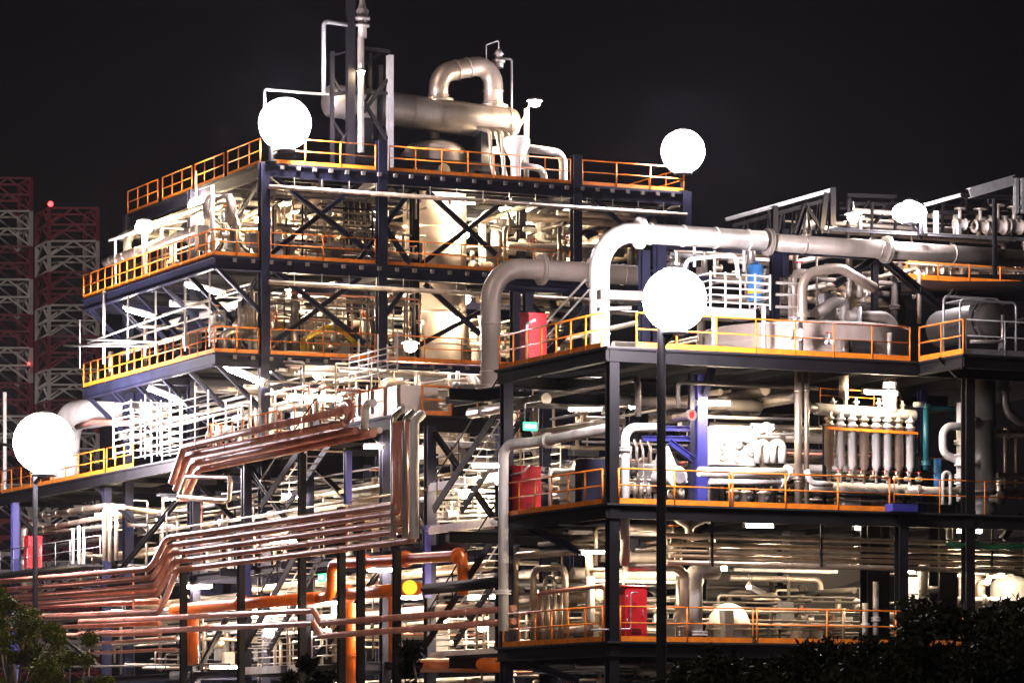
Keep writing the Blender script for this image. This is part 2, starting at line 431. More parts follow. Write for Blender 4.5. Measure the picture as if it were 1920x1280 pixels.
# handrails of module A
G = 'orange handrails of the tall back frame'
for i, (x0, x1) in enumerate(((240, 296), (305, 360), (366, 420), (427, 488))):
    a, b = PA(x0, 380, aP[0]).y, PA(x1, 330, aP[0]).y
    railing([(aP[0], a, L1), (aP[0], b, L1)], '%s handrail section along the sloping west edge of the top deck' % ('farthest', 'second farthest', 'second nearest', 'nearest')[i], group=G, sp=1.3)
xs = [PB(x, 320, bA).x for x in (506, 704, 730, 1070, 1092, 1282)]
railing([(xs[0], bA, L1), (xs[1], bA, L1)], 'top deck front handrail beside the left floodlight, left of second column', group=G, sp=1.6)
railing([(xs[2], bA, L1), (xs[3], bA, L1)], 'long top deck front handrail before the domed vessel', group=G, sp=1.35)
railing([(xs[4], bA, L1), (xs[5], bA, L1)], 'top deck front handrail ending under the right-hand floodlight', group=G, sp=2.0)
railing([(aP[3], bA + .2, L1), (aP[3], bA + 7, L1)], 'top deck handrail along the far right end below the floodlight', group=G)
for L, nm in ((L2, 'middle deck'), (L3, 'lower deck')):
    railing([(aW2, bE2, L), (aW2, bA, L)], 'long receding orange handrail of the west gallery on the %s' % nm, group=G, sp=1.0, r=.034)
    railing([(aW2, bA, L), (aP[0] - .25, bA, L)], 'short front handrail of the west gallery on the %s' % nm, group=G, sp=1.2, r=.036)
    railing([(aP[0] + .3, bA, L), (aP[1] - .3, bA, L)], '%s front handrail between the first and second column' % nm, group=G, sp=2.2, r=.03)
    railing([(aP[1] + .3, bA, L), (aP[2] - .3, bA, L)], '%s front handrail right of the second column' % nm, group=G, sp=1.7, r=.03)

# floodlights on module A
p = PB(535, 232, bA - .2); floodlight(p, 1.18, 'blazing white floodlight at the top left corner of the tall frame', (aP[0] + .25, bA - .2, L1), .1, m='floodtop', foot=True, hood=True)
p = PB(1281, 284, bA + .1); floodlight(p, 1.04, 'blazing white floodlight on the far right corner of the tall frame', (aP[3] - .1, bA + .1, L1), .1, m='floodtop', hood=True)
p = PB(1000, 195, 153.5); pp = PB(987, 300, 153.5)
t = thing('post_lamp', 'white lamp on a tall white post right of the exchanger', 'lamp', (pp.x, pp.y, L1))
MB().tube([(pp.x, pp.y, L1), (pp.x, pp.y, p.z - .25)], .12, 10).build('pole', 'white', t)
MB().tube([(pp.x - 1.1, pp.y, L1 + 1.6), (pp.x, pp.y, p.z - .5)], .07, 8).build('stay', 'white', t)
MB().tube([(pp.x, pp.y, p.z - .3), (p.x - .1, pp.y, p.z + .05)], .05, 8).build('arm', 'white', t)
MB().ball((p.x, p.y - .15, p.z), .26, 14, 8, .6).build('bulb', 'flood2', t)
MB().lathe((p.x, p.y - .15, p.z + .1), (0, 0, 1), [(0, .36), (.08, .3), (.14, .03)], 14).build('hood', 'galv', t)

# the domed vessel and the exchanger on top
c = PB(815, 400, 156.3); rr = 60 / FPX * 170
vz = PB(815, 262, 156.3).z
t = thing('process_column', 'big cream vertical vessel with domed top running through the decks', 'vessel', (c.x, c.y, L3))
MB().lathe((c.x, c.y, L4 + .2), (0, 0, 1), [(0, rr), (vz - L4 - .95, rr), (vz - L4 - .95, rr * 1.06), (vz - L4 - .85, rr * 1.06), (vz - L4 - .85, rr)] + [(vz - L4 - .85 + .65 * math.sin(k * math.pi / 16), rr * math.cos(k * math.pi / 16)) for k in range(9)], 36).build('shell', 'tank', t)
for z in (L3 + 1.3, L3 + 2.7, L2 + 1.2, L2 + 2.4):
    MB().lathe((c.x, c.y, z), (0, 0, 1), [(0, rr), (0, rr * 1.025), (.07, rr * 1.025), (.07, rr)], 36, False).build('cladding_band', 'beige', t)
MB().lathe((c.x - .4, c.y - rr * .9, L1 + .72), (.15, -1, .1), [(0, .2), (.45, .2), (.45, .3), (.55, .3), (.55, 0)], 14, False).build('nozzle', 'cream', t)
MB().lathe((c.x + .9, c.y - rr * .7, L1 + .8), (.4, -1, .1), [(0, .22), (.45, .22), (.45, .33), (.55, .33), (.55, 0)], 14, False).build('nozzle', 'valve', t)
MB().lathe((c.x, c.y, vz - .1), (0, 0, 1), [(0, .22), (.5, .22), (.5, .36), (.62, .36), (.62, 0)], 14, False).build('top_nozzle', 'cream', t)
e0, e1 = PB(606, 207, 155.2), PB(972, 221, 155.2); ez = (e0.z + e1.z) / 2 + .05; re = 31 / FPX * 168
t = thing('heat_exchanger', 'horizontal silver shell exchanger lying on top of the tall frame', 'heat exchanger', (e0.x, 155.2, L1))
MB().vessel((e0.x, 155.2, ez + .25), (e1.x, 155.2, ez - .25), re, 28, .55).build('shell', 'alu', t)
for f in (.12, .3, .44, .58, .7, .93):
    q = e0.lerp(e1, f); MB().lathe((q.x, 155.2, ez + .25 - .5 * f), (1, 0, -.05), [(0, re * .98), (0, re * (1.07 if f in (.12, .3, .93) else 1.015)), (.12, re * (1.07 if f in (.12, .3, .93) else 1.015)), (.12, re * .98)], 28, False).build('flange', 'alu', t)
for f in (.2, .8):
    q = e0.lerp(e1, f); MB().hexa([V(q.x + sx * .22, 155.2 + sy * .6, z) for z in (L1, ez - re * .7) for sx, sy in ((-1, -1), (1, -1), (1, 1), (-1, 1))]).build('saddle', 'dark', t)
e = MB(); s0 = PB(740, 250, 155.2); s1 = PB(925, 262, 155.2)
for y in (-.55, .55):
    e.ibeam((s0.x - 2.5, 155.2 + y, L1 + 1.05), (s1.x, 155.2 + y, L1 + 1.05), .24, .4, .04)
for a in (s0.x - 2.4, s0.x + .4, s1.x - 1.4, s1.x - .1):
    for y in (-.55, .55): e.ibeam((a, 155.2 + y, L1), (a, 155.2 + y, L1 + .84), .22, .22, .03)
e.build('support_stand', 'dark', t)
p0, p1, p2, p3, p4 = [PB(x, y, 155.2) for x, y in ((822, 185), (822, 128), (870, 131), (925, 110), (925, 195))]
pipe([(p0.x, 155.2, ez + re * .7), (p0.x, 155.2, PB(822, 138, 155.2).z), (p4.x, 155.2, PB(925, 118, 155.2).z), (p4.x, 155.2, ez + re * .6)], 18.5 / FPX * 168, 'beige', 'fat cream inverted-U pipe arching over the top exchanger', 'pipe', bend=1.05, n=18, flanges=(.02, .985), bands=.5)
q = PB(935, 128, 155.2)
t = thing('relief_valve', 'small relief valve standing on the crown of the arched pipe', 'valve', q)
MB().lathe((q.x, q.y, q.z), (0, 0, 1), [(0, .22), (.25, .22), (.25, .3), (.4, .3), (.4, .17), (.62, .17), (.62, .24), (.8, .12), (.9, 0)], 12).build('body', 'alu', t)
MB().tube([(q.x, q.y, q.z + .85), (q.x, q.y, q.z + 1.25), (q.x - .62, q.y, q.z + 1.0), (q.x - .62, q.y, q.z + .3)], .03, 6, .05).build('vent_pipe', 'galv', t)
MB().tube([(q.x + .2, q.y, q.z + .45), (q.x + .65, q.y, q.z + .45), (q.x + .65, q.y, L1 + .1)], .055, 8, .1).build('drain_pipe', 'galv', t)

# pipes to the right of the exchanger, on the top deck
PR = 'white pipes on the top deck beside the post lamp'
for y, x1, r, lb in ((275, 1056, .19, 'larger'), (308, 1020, .16, 'smaller')):
    a, b = PB(960, y, 153), PB(x1, y, 153)
    pipe([(a.x, 153, a.z), (b.x, 153, a.z - .12), (b.x, 153, L1 + .02)], r, 'white', '%s white elbow pipe bending down to the top deck, right end' % lb, flanges=(.95,), n=12)
for i, x in enumerate((918, 928, 940, 952, 962)):
    a = PB(x, 250, 153.6)
    pipe([(a.x - .1, 154.6, ez - re * .8), (a.x, 153.6, ez - re - .15), (a.x + .35 * (i % 2), 153.4, L1 + 1.0), (a.x + .2, 153.3, L1 + .02)], (.09, .06, .1, .07, .13)[i], 'cream', '%s cream downpipe bunched under the exchanger right end' % FROML[i], group='downpipes under the exchanger')
a = PB(968, 270, 152.6)
t = thing('cone_hopper', 'white conical hopper below the right end of the exchanger', 'hopper', (a.x, a.y, L1))
MB().lathe((a.x, a.y, L1 + .1), (0, 0, 1), [(0, .18), (.9, .22), (1.7, .62), (1.95, .62), (2.05, .5), (2.1, 0)], 18).build('body', 'white', t)
MB().disc((a.x, a.y, L1), (0, 0, 1), .3, .1).build('foot_flange', 'galv', t)

# lattice mast at the top left
bm = 153.0
t = thing('vent_mast', 'tall vent stack in a braced lattice frame above the top deck', 'vent stack', (PB(665, 270, bm).x, bm, L1))
pts = {k: PB(x, 200, bm).x for k, x in dict(l=607, m=657, s=672, r=731).items()}
zt = lambda y: PB(660, y, bm).z
MB().tube([(pts['l'], bm, zt(178)), (pts['l'], bm, zt(45)), (pts['m'], bm, zt(48))], .1, 8, .2).build('side_pipe', 'galv', t)
MB().ibeam((pts['m'], bm, L1), (pts['m'], bm, zt(-12)), .34, .3, .04).build('mast_post', 'dark', t)
MB().lathe((pts['s'] + .05, bm - .15, L1 + 1), (0, 0, 1), [(0, .15), (zt(72) - L1 - 1, .15)], 12).build('stack', 'greydark', t)
MB().lathe((pts['s'] + .12, bm - .15, zt(72)), (0, 0, 1), [(0, .2), (.5, .2), (.5, .32), (.62, .32), (.62, .2), (.8, .2), (.8, .34), (.95, .34), (.95, .22), (1.2, .3), (1.35, .18), (1.6, .12), (2.3, .1)], 14).build('stack_head', 'greydark', t)
MB().ibeam((pts['r'], bm, L1), (pts['r'], bm, zt(98)), .26, .26, .03).build('post', 'galv', t)
MB().ibeam((pts['r'] - .3, bm + .4, L1), (pts['r'] - .3, bm + .4, zt(115)), .2, .2, .03).build('post', 'dark', t)
MB().ibeam((pts['l'] + .4, bm, L1), (pts['l'] + .4, bm, zt(100)), .16, .16, .03).build('post', 'dark', t)
for x0, y0, x1, y1, w in ((668, 88, 731, 97, .14), (622, 105, 668, 92, .1), (622, 140, 640, 178, .08), (680, 125, 712, 100, .1), (660, 240, 726, 150, .15), (662, 160, 726, 262, .15), (690, 178, 672, 140, .12),
                          (660, 172, 731, 176, .12), (620, 178, 660, 172, .16), (622, 225, 655, 272, .1), (694, 100, 694, 176, .12), (640, 268, 694, 176, .12)):
    MB().bar(PB(x0, y0, bm), PB(x1, y1, bm + .1), w, w).build('lattice_brace', 'dark', t)
p = PB(677, 137, bm - .45)
bulb_lamp(p, 'small round lamp half way up the vent stack lattice', .13, stem=.3)
a, b = PB(494, 168, bA), PB(640, 170, bA)
pipe([(a.x, bA - .1, L1 + 1.1), (a.x, bA - .1, a.z), (b.x, bA + 1.5, b.z + .05)], .06, 'galv', 'thin grey pipe bent over above the left floodlight', bend=.15)

# lean-to canopy and its lamps on the middle deck, far left
a, b = PA(228, 448, aW2 + .8), PA(290, 425, aW2 + .8)
t = thing('canopy_shelter', 'small white pitched canopy at the far left of the middle deck', 'canopy', (aW2 + .8, a.y, L2))
MB().hexa([V(aW2 + .3, a.y + .4, a.z - .1), V(aW2 + 3.2, a.y + .4, a.z + .5), V(aW2 + 3.2, b.y, a.z + .5), V(aW2 + .3, b.y, a.z - .1), V(aW2 + .3, a.y + .4, a.z - .02), V(aW2 + 3.2, a.y + .4, a.z + .58), V(aW2 + 3.2, b.y, a.z + .58), V(aW2 + .3, b.y, a.z - .02)]).build('roof_sheet', 'white', t)
for bb in (a.y, b.y + .3):
    for aa in (aW2 + .5, aW2 + 3): MB().bar((aa, bb, L2), (aa, bb, a.z), .1).build('post', 'white', t)
p = PA(270, 426, aW2 + .4)
t = thing('post_lamp', 'white lamp on a white post by the far left canopy', 'lamp', (p.x, p.y, L2))
MB().tube([(p.x, p.y, L2), (p.x, p.y, p.z - .2)], .09, 8).build('pole', 'white', t)
MB().ball(p, .4, 14, 8, .75).build('bulb', 'flood2', t)
MB().lathe(p + V(0, 0, .26), (0, 0, 1), [(0, .36), (.08, .3), (.14, .03)], 14).build('hood', 'galv', t)
p = PA(372, 386, aP[0] - .2)
t = thing('wall_floodlamp', 'bright lamp over a white box under the top deck west edge', 'lamp', p)
MB().ball(p, .46, 14, 8, .85).build('bulb', 'flood2', t)
MB().bar(p + V(0, .3, .35), p + V(0, .3, 1.6), .08).build('bracket', 'galv', t)
MB().box(p + V(.35, .1, -.75), (.5, .9, .7)).build('ballast_box', 'white', t)
# ------------------------------------------------------------------ module B: the nearer frame at the right
bB = 106.4
aB = PB(1148, 900, bB).x
bB1 = PA(950, 960, aB).y
aB1, aB2, aB3 = PB(1690, 950, bB).x, PB(1815, 800, bB).x, PB(2010, 800, bB).x
LT = 14.35
fb = thing('steel_frame', 'dark nearer steel frame at the right with three orange-railed decks', 'steel frame', (aB, bB, 0))
for a, b, z1 in ((aB, bB, LT), (aB, bB1, LT), (aB1, bB, LM), (aB2, bB, LT), (aB3, bB, LT), (aB + 4.8, bB1 + .2, LT), (aB1, 123, LT), (aB3, 123, LT), (aB1, bB1, LM), (aB + 5.6, bB1 + 1, LT), (aB + 5.6, 123, LT)):
    MB().ibeam((a, b, 0), (a, b, z1 - .06), .34, .34, .045, side=(1, 0, 0)).build('column', 'dark' if b == bB else 'navy', fb)
MB().plate([(aB - .3, bB - .25), (aB3 + 4, bB - .25), (aB3 + 4, 124), (aB + 4.8, 124), (aB + 4.8, bB1 + .4), (aB - .3, bB1 + .4)], LT - .06, LT).build('deck', 'deck', fb)
aX, bX = 64.46, 103.4
MB().plate([(aX, bX), (aB3 + 4, bX), (aB3 + 4, bB - .26), (aX, bB - .26)], LT - .06, LT).build('deck', 'deck', fb)
MB().plate([(aB - .3, bB - .25), (aB3 + 4, bB - .25), (aB3 + 4, 124), (aB + 4.8, 124), (aB + 4.8, bB1 + .4), (aB - .3, bB1 + .4)], LM - .06, LM).build('deck', 'deck', fb)
MB().plate([(aB - .3, bB - .25), (aB3 + 4, bB - .25), (aB3 + 4, 124), (aB + 4.8, 124), (aB + 4.8, bB1 + .4), (aB - .3, bB1 + .4)], LL - .06, LL).build('deck', 'deck', fb)
for L in (LT, LM, LL):
    MB().ibeam((aB - .3, bB - .12, L - .27), (aB3 + 4, bB - .12, L - .27), .2, .42, .04).build('edge_girder', 'dark', fb)
    MB().ibeam((aB - .18, bB, L - .27), (aB - .18, bB1 + .3, L - .27), .2, .42, .04).build('edge_girder', 'dark', fb)
    for k in range(1, 9):
        a = aB + (aB3 - aB) * k / 9
        MB().bar((a, bB + .1, L - .2), (a, 123.5, L - .2), .1, .26).build('joist', 'dark', fb)
    for b in (bB1, 119): MB().ibeam((aB, b, L - .42), (aB3, b, L - .42), .2, .4, .04).build('girder', 'dark', fb)
MB().ibeam((aX + .05, bX, LT - .26), (aX + .05, bB - .3, LT - .26), .2, .4, .04).build('edge_girder', 'dark', fb)
MB().ibeam((aX, bX + .1, LT - .26), (aB3 + 4, bX + .1, LT - .26), .2, .4, .04).build('edge_girder', 'dark', fb)
br = lambda x0, y0, x1, y1, w=.16, m='dark', b=None: MB().ibeam(PB(x0, y0, b or bB + 1.2), PB(x1, y1, b or bB + 1.2), w, w, .025).build('brace', m, fb)
br(1335, 690, 1320, 742, .22, 'navy', 109); br(1760, 672, 1795, 704, .14, 'dark', 104.6)
br(1405, 1100, 1475, 1136, .2, 'galv', 112); br(1475, 1136, 1620, 1090, .16, 'dark', 112.2); br(1330, 1185, 1460, 1136, .16, 'dark', 112.1)
for x0, y0, x1, y1 in ((965, 975, 1090, 1035), (965, 1235, 1085, 1275)):
    MB().ibeam(PA(x0, y0, aB + .1), PA(x1, y1, aB + .1), .2, .2, .03).build('brace', 'navy', fb)
MB().ibeam(PB(1335, 975, 108), PB(1300, 1005, 108), .2, .2, .03).build('brace', 'dark', fb)
MB().ibeam(PB(1915, 960, 107), PB(1880, 1010, 107), .2, .2, .03).build('brace', 'dark', fb)
# mid level steel with blue lamplight put into its colour
ax = PB(1313, 800, 109.3).x
MB().ibeam((ax, 109.3, LM), (ax, 109.3, LT - .4), .36, .36, .04).build('column', 'bluesteel', fb)
br(1210, 803, 1292, 803, .17, 'bluesteel', 109.2); br(1205, 822, 1295, 822, .17, 'bluesteel', 109.2); br(1255, 828, 1300, 862, .2, 'bluesteel', 109.15)
ax = PB(1296, 800, 109.2).x; MB().ibeam((ax, 109.2, LM), (ax, 109.2, LT - .4), .16, .16, .02).build('column', 'navy', fb)
ax = PB(1729, 840, 111).x; MB().ibeam((ax, 111, LM), (ax, 111, LT - .4), .26, .26, .03).build('column', 'bluesteel', fb)
p = PB(1690, 952, bB - .45); t_ = MB().box(p, (.95, .5, .24)).build('cable_box', 'bluesteel', fb)

# handrails of module B
G = 'orange handrails of the nearer right frame'
LN = {LT: 'upper deck', LM: 'mid deck', LL: 'low deck'}
for L in (LT, LM, LL):
    n_ = LN[L]
    a0 = aB - .22
    if L == LT: railing([(a0, bB1 + .1, L), (a0, bB + .35, L)], 'receding west handrail of the right frame upper deck, before the red cabinet', group=G, sp=1.1, r=.032)
    else: railing([(a0, bB1 - .2, L), (a0, bB + .25, L)], 'receding west handrail of the right frame %s' % n_, group=G, sp=1.25, r=.034)
    if L == LT:
        x = [PB(q, 650, bB).x for q in (1166, 1188, 1700)]
        railing([(x[1], bB - .2, L), (x[2], bB - .2, L)], 'upper deck front handrail before the squat tank', group=G, sp=1.45, r=.027)
    elif L == LM:
        x = [PB(q, 900, bB).x for q in (1155, 1362, 1368, 1662, 1672, 1925)]
        railing([(x[0], bB - .2, L), (x[1], bB - .2, L)], 'mid deck front handrail left of the valve manifold, crossed by the dark mast', group=G, sp=1.9, r=.032)
        railing([(x[2], bB - .2, L), (x[3], bB - .2, L)], 'mid deck front handrail before the tube bank', group=G, sp=2.2, r=.032)
        railing([(x[4], bB - .15, L), (x[5], bB - .15, L)], 'dim mid deck handrail right of the blue cable box', group=G, sp=1.7, r=.022, toe=False)
    else:
        x = [PB(q, 1170, bB).x for q in (1158, 1406, 1414, 1800)]
        railing([(x[0], bB - .2, L), (x[1], bB - .2, L)], 'low deck front handrail beside the red cabinet', group=G, sp=2.6, r=.028)
        railing([(x[2], bB - .2, L), (x[3], bB - .2, L)], 'long low deck front handrail running into the dark bushes', group=G, sp=2.4, r=.032)
railing([(aX, bB - .3, LT), (aX, bX, LT)], 'orange handrail on the west side of the projecting right platform', group=G, sp=1.3, r=.034)
railing([(aX + .1, bX, LT), (aX + 6, bX, LT)], 'front handrail of the projecting right platform before the dark drum', group=G, sp=1.5, r=.024, m='galv')

# red hose cabinets
def cabinet(c, label, w=.75, d=.7, h=1.75, yaw=0.0):
    t = thing('hose_cabinet', label, 'cabinet', c, 'red hose cabinets')
    x, y, z = c
    MB().box((x, y, z + h / 2 + .08), (w, d, h)).build('body', 'red', t)
    MB().hexa([V(x - w / 2 - .04, y - d / 2 - .04, z + h + .08), V(x + w / 2 + .04, y - d / 2 - .04, z + h + .08), V(x + w / 2 + .04, y + d / 2 + .04, z + h + .08), V(x - w / 2 - .04, y + d / 2 + .04, z + h + .08),
               V(x - w / 2 - .04, y - d / 2 - .04, z + h + .11), V(x + w / 2 + .04, y - d / 2 - .04, z + h + .11), V(x + w / 2 + .04, y + d / 2 + .04, z + h + .17), V(x - w / 2 - .04, y + d / 2 + .04, z + h + .17)]).build('lid', 'red', t)
    dr = MB().box((x, y - d / 2 - .012, z + h / 2 + .08), (w - .1, .02, h - .12)).build('door', 'red', t)
    MB().tube([(x + w * .28, y - d / 2 - .02, z + .8), (x + w * .28, y - d / 2 - .07, z + .82), (x + w * .28, y - d / 2 - .07, z + .98), (x + w * .28, y - d / 2 - .02, z + 1.0)], .014, 6, .03).build('handle', 'galv', dr)
    for hz_ in (.35, .8): MB().lathe((x - w / 2 + .06, y - d / 2 - .03, z + .08 + h * hz_ - .06), (0, 0, 1), [(0, 0), (0, .018), (.12, .018), (.12, 0)], 8).build('hinge', 'galv', dr)
    v = MB()
    for k in range(4): v.bar((x - w * .22, y - d / 2 - .026, z + .25 + .05 * k), (x + w * .22, y - d / 2 - .026, z + .25 + .05 * k), .01, .02)
    v.build('vent_grille', 'black', dr)
    for sx in (-1, 1): MB().box((x + sx * w * .38, y, z + .04), (.08, d * .9, .08)).build('foot', 'black', t)
    return t
p = PA(1000, 695, aB + .35); cabinet((p.x, p.y, LT), 'red hose cabinet at the left end of the right frame upper deck', h=1.62, w=.66)
p = PA(987, 945, aB + .42); cabinet((p.x, p.y, LM), 'red hose cabinet behind the rail at the left end of the mid deck', h=1.55)
p = PB(1183, 1190, bB + .5); cabinet((p.x, p.y, LL), 'red hose cabinet on the low deck between the two dark columns', h=1.66, w=.78)
a = PA(988, 700, aB - .1)
pipe([(a.x, a.y, LT), (a.x, a.y, LT + 1.35), (a.x, a.y - .6, LT + 1.4)], .045, 'white', 'thin white hooked standpipe in front of the upper red cabinet', bend=.1)
a, b = PA(958, 890, aB - .02), PA(992, 872, aB - .02)
pipe([a, PA(980, 885, aB - .02), b], .035, 'white', 'short bent white hose in front of the mid deck red cabinet', cat='hose', name='hose', bend=.1)
a = PB(1180, 1110, bB + .05)
pipe([(a.x + .25, a.y - .1, LL + 1.55), (a.x, a.y - .1, LL + 1.55), (a.x, a.y - .1, LL + .4), (a.x - 1.4, a.y - .1, LL + .35)], .025, 'galv', 'thin grey bent conduit in front of the low deck red cabinet', bend=.08)

# the big white pipe with elbow and the beige pipe bridge
def poly(pl, pts): return [PB(x, y, pl) for x, y in pts]
P = poly(109, [(1124, 668), (1124, 432)]); zz = P[1].z
pipe([(P[0].x, 109, LT + .01), (P[0].x, 109, zz), (PB(1432, 437, 109).x, 109, zz)], 19.5 / FPX * 121, 'white', 'big white pipe rising from the upper deck with a wide elbow', bend=1.25, n=20, flanges=(.015, .52), bands=1.15)
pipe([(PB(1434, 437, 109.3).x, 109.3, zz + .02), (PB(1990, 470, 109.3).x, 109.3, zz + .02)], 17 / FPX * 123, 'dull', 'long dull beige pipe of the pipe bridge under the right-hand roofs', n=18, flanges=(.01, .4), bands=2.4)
q = PB(1136, 590, 108.6)
t = thing('duct_branch', 'dark grey branch box joining the side of the big white pipe', 'duct', q)
MB().bar(PB(1120, 553, 108.7), PB(1200, 556, 108.7), .5, .3).build('upper_duct', 'greydark', t)
MB().bar(PB(1120, 580, 108.7), PB(1180, 578, 108.7), .34, .12).build('lower_duct', 'greydark', t)
P = [(920, 742), (920, 493), (1205, 493)]
pb = 121.5; z0 = PB(920, 500, pb).z
pipe([(PB(920, 742, pb).x, pb, PB(920, 742, pb).z), (PB(920, 600, pb).x, pb, z0), (PB(1205, 493, pb).x, pb, z0)], 19 / FPX * 134, 'tank', 'fat beige pipe with a smooth elbow left of the big white pipe', bend=1.2, n=20, flanges=(.03, .6, .8), bands=1.3)
pipe([(PB(945, 517, 122.5).x, 122.5, z0 - .55), (PB(1110, 525, 122.5).x, 122.5, z0 - .55)], .13, 'navy', 'dark blue support beam under the fat beige pipe', cat='beam', name='support_beam')
ts = thing('steel_frame', 'narrow blue column pair carrying the fat beige pipe', 'steel frame', (PB(978, 640, 122.6).x, 122.6, LT))
for x in (966, 990): MB().ibeam((PB(x, 640, 122.6).x, 122.6, LT), (PB(x, 640, 122.6).x, 122.6, z0 - .7), .3, .3, .03).build('column', 'navy', ts)
MB().ibeam((PB(950, 640, 122.6).x, 122.6, z0 - .5), (PB(1105, 640, 122.6).x, 122.6, z0 - .5), .2, .3, .03).build('girder', 'navy', ts)
# steep ladder/stair rails
lp0, lp1 = PB(1018, 612, 113), PB(1098, 524, 113)
t = thing('stair_flight', 'steep stair with two white handrails left of the big white pipe', 'stairs', (lp0.x, 113, LT))
MB().tube([lp0, lp1], .04, 8).build('handrail', 'white', t); MB().tube([lp0 + V(.12, 0, -.35), lp1 + V(.12, 0, -.35)], .035, 8).build('handrail', 'white', t)
MB().bar(lp0 + V(.2, .1, -.9), lp1 + V(.2, .1, -.9), .06, .25).build('stringer', 'dark', t)
st = MB()
for k in range(12): st.box(lp0.lerp(lp1, k / 11) + V(.2, .5, -.85), (.24, .8, .03))
st.build('treads', 'deck', t)

# tall floodlight mast in front of module B
c = PD(1265, 562, 115.6); bp = PD(1240, 900, 115.6)
floodlight(c, 1.05, 'dazzling floodlight on the tall dark mast in front of the right frame', (bp.x, bp.y, 0), .155, m='flood')

# squat tank, its cage and the blue drum
tx = PB(1512, 640, 111.2)
rt = 3.45
t = thing('squat_tank', 'wide squat steel tank standing behind the upper deck handrail', 'tank', (tx.x, 111.2, LT))
zt_ = PB(1512, 606, 108).z
MB().lathe((tx.x, 111.2, LT), (0, 0, 1), [(0, rt), (zt_ - LT, rt), (zt_ - LT + .02, rt * 1.02), (zt_ - LT + .1, rt * 1.02), (zt_ - LT + .1, rt * .97), (zt_ - LT + .3, rt * .6), (zt_ - LT + .36, 0)], 64).build('shell', 'tank', t)
for k in range(1, 3): MB().lathe((tx.x, 111.2, LT + k * .42), (0, 0, 1), [(0, rt), (0, rt + .012), (.02, rt + .012), (.02, rt)], 64, False).build('seam', 'tank', t)
px = PB(1350, 588, 108.6)
MB().box((px.x - .1, 108.8, zt_ + .25), (2.6, .9, .3)).build('top_platform', 'white', t)
def cage(x0, x1, y0, y1, b, label, rows=5, cols=5, m='white', r=.03, group=None, dz=1.4, cat='scaffold'):
    t = thing('scaffold_cage', label, cat, PB((x0 + x1) / 2, y1, b), group)
    A, B = PB(x0, y1, b), PB(x1, y0, b)
    zb, zt = A.z, PB(x0, y0, b).z
    for k in range(cols):
        a = A.x + (B.x - A.x) * k / (cols - 1)
        MB().tube([(a, b, zb), (a, b, zt)], r * 1.2, 6).build('upright', m, t)
        if k in (0, cols - 1): MB().tube([(a, b + dz, zb), (a, b + dz, zt)], r * 1.2, 6).build('upright', m, t)
    for k in range(rows):
        z = zb + (zt - zb) * (k + .3) / rows + .1
        MB().tube([(A.x, b + dz, z), (A.x, b, z), (B.x, b, z), (B.x, b + dz, z)], r, 6, .05).build('rail', m, t)
    return t
cage(1332, 1444, 508, 575, 108.4, 'white railed cage on the tank top around the blue drum', rows=5, cols=5)
MB_ = PB(1440, 600, 108.3)
pipe([(PB(1432, 600, 108.3).x, 108.3, LT), (PB(1432, 600, 108.3).x, 108.3, PB(1432, 574, 108.3).z)], .07, 'white', 'short white leg post under the right end of the white cage', cat='post', name='support_post')
d = PB(1417, 566, 109.6)
t = thing('chemical_drum', 'bright blue upright drum inside the white cage', 'drum', d)
MB().lathe(d, (0, 0, 1), [(0, .25), (.04, .27), (.4, .27), (.43, .29), (.46, .27), (.85, .27), (.88, .29), (.91, .27), (1.2, .27), (1.25, .18), (1.26, .08), (1.36, .08), (1.36, 0)], 20).build('body', 'blue', t)
MB().lathe(d + V(0, 0, .25), (0, 0, 1), [(0, .272), (0, .277), (.16, .277), (.16, .272)], 20, False).build('label_band', 'yellow', t)
pipe(poly(108.2, [(1262, 560), (1290, 486), (1380, 476), (1384, 520)]), .07, 'white', 'thin white bent pipe rising beside the dazzling floodlight', bend=.25)
for x0, y0, x1, y1, i in ((1268, 520, 1268, 472, 0), (1302, 500, 1302, 462, 1)):
    pipe(poly(108.7, [(x0, y0), (x1, y1)]), .05, 'white', '%s thin upright vent pipe over the dazzling floodlight' % ('left', 'right')[i], group='upright vent pipes above the floodlight')

# domed vessel and dark ducts behind the tank
c = PB(1632, 560, 115)
t = thing('domed_vessel', 'dull grey vessel with rounded top behind the squat tank', 'vessel', (c.x, 115, LT))
zr = PB(1632, 528, 115).z
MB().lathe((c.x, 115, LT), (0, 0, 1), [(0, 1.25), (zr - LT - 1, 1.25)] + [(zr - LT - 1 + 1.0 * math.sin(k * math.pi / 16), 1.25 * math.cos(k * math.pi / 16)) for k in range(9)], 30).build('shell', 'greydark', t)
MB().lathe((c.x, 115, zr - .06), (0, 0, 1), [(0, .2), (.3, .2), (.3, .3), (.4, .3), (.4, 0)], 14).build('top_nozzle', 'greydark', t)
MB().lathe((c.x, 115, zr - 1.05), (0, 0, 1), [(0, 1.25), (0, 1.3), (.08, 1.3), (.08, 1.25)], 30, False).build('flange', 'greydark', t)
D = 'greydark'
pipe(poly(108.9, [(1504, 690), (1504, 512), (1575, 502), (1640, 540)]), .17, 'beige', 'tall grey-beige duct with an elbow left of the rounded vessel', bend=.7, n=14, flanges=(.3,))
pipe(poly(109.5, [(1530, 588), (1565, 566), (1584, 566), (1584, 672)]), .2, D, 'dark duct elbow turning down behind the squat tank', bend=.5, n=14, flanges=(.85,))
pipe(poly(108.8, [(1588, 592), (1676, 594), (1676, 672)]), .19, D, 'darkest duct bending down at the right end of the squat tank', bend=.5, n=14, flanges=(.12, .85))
pipe(poly(108.4, [(1612, 672), (1612, 575)]), .07, 'galv', 'thin grey upright pipe between the dark ducts')
t = thing('pump_unit', 'dark motor pump on the upper deck right of the tank', 'pump', PB(1610, 672, 108))
c = PB(1600, 648, 107.9)
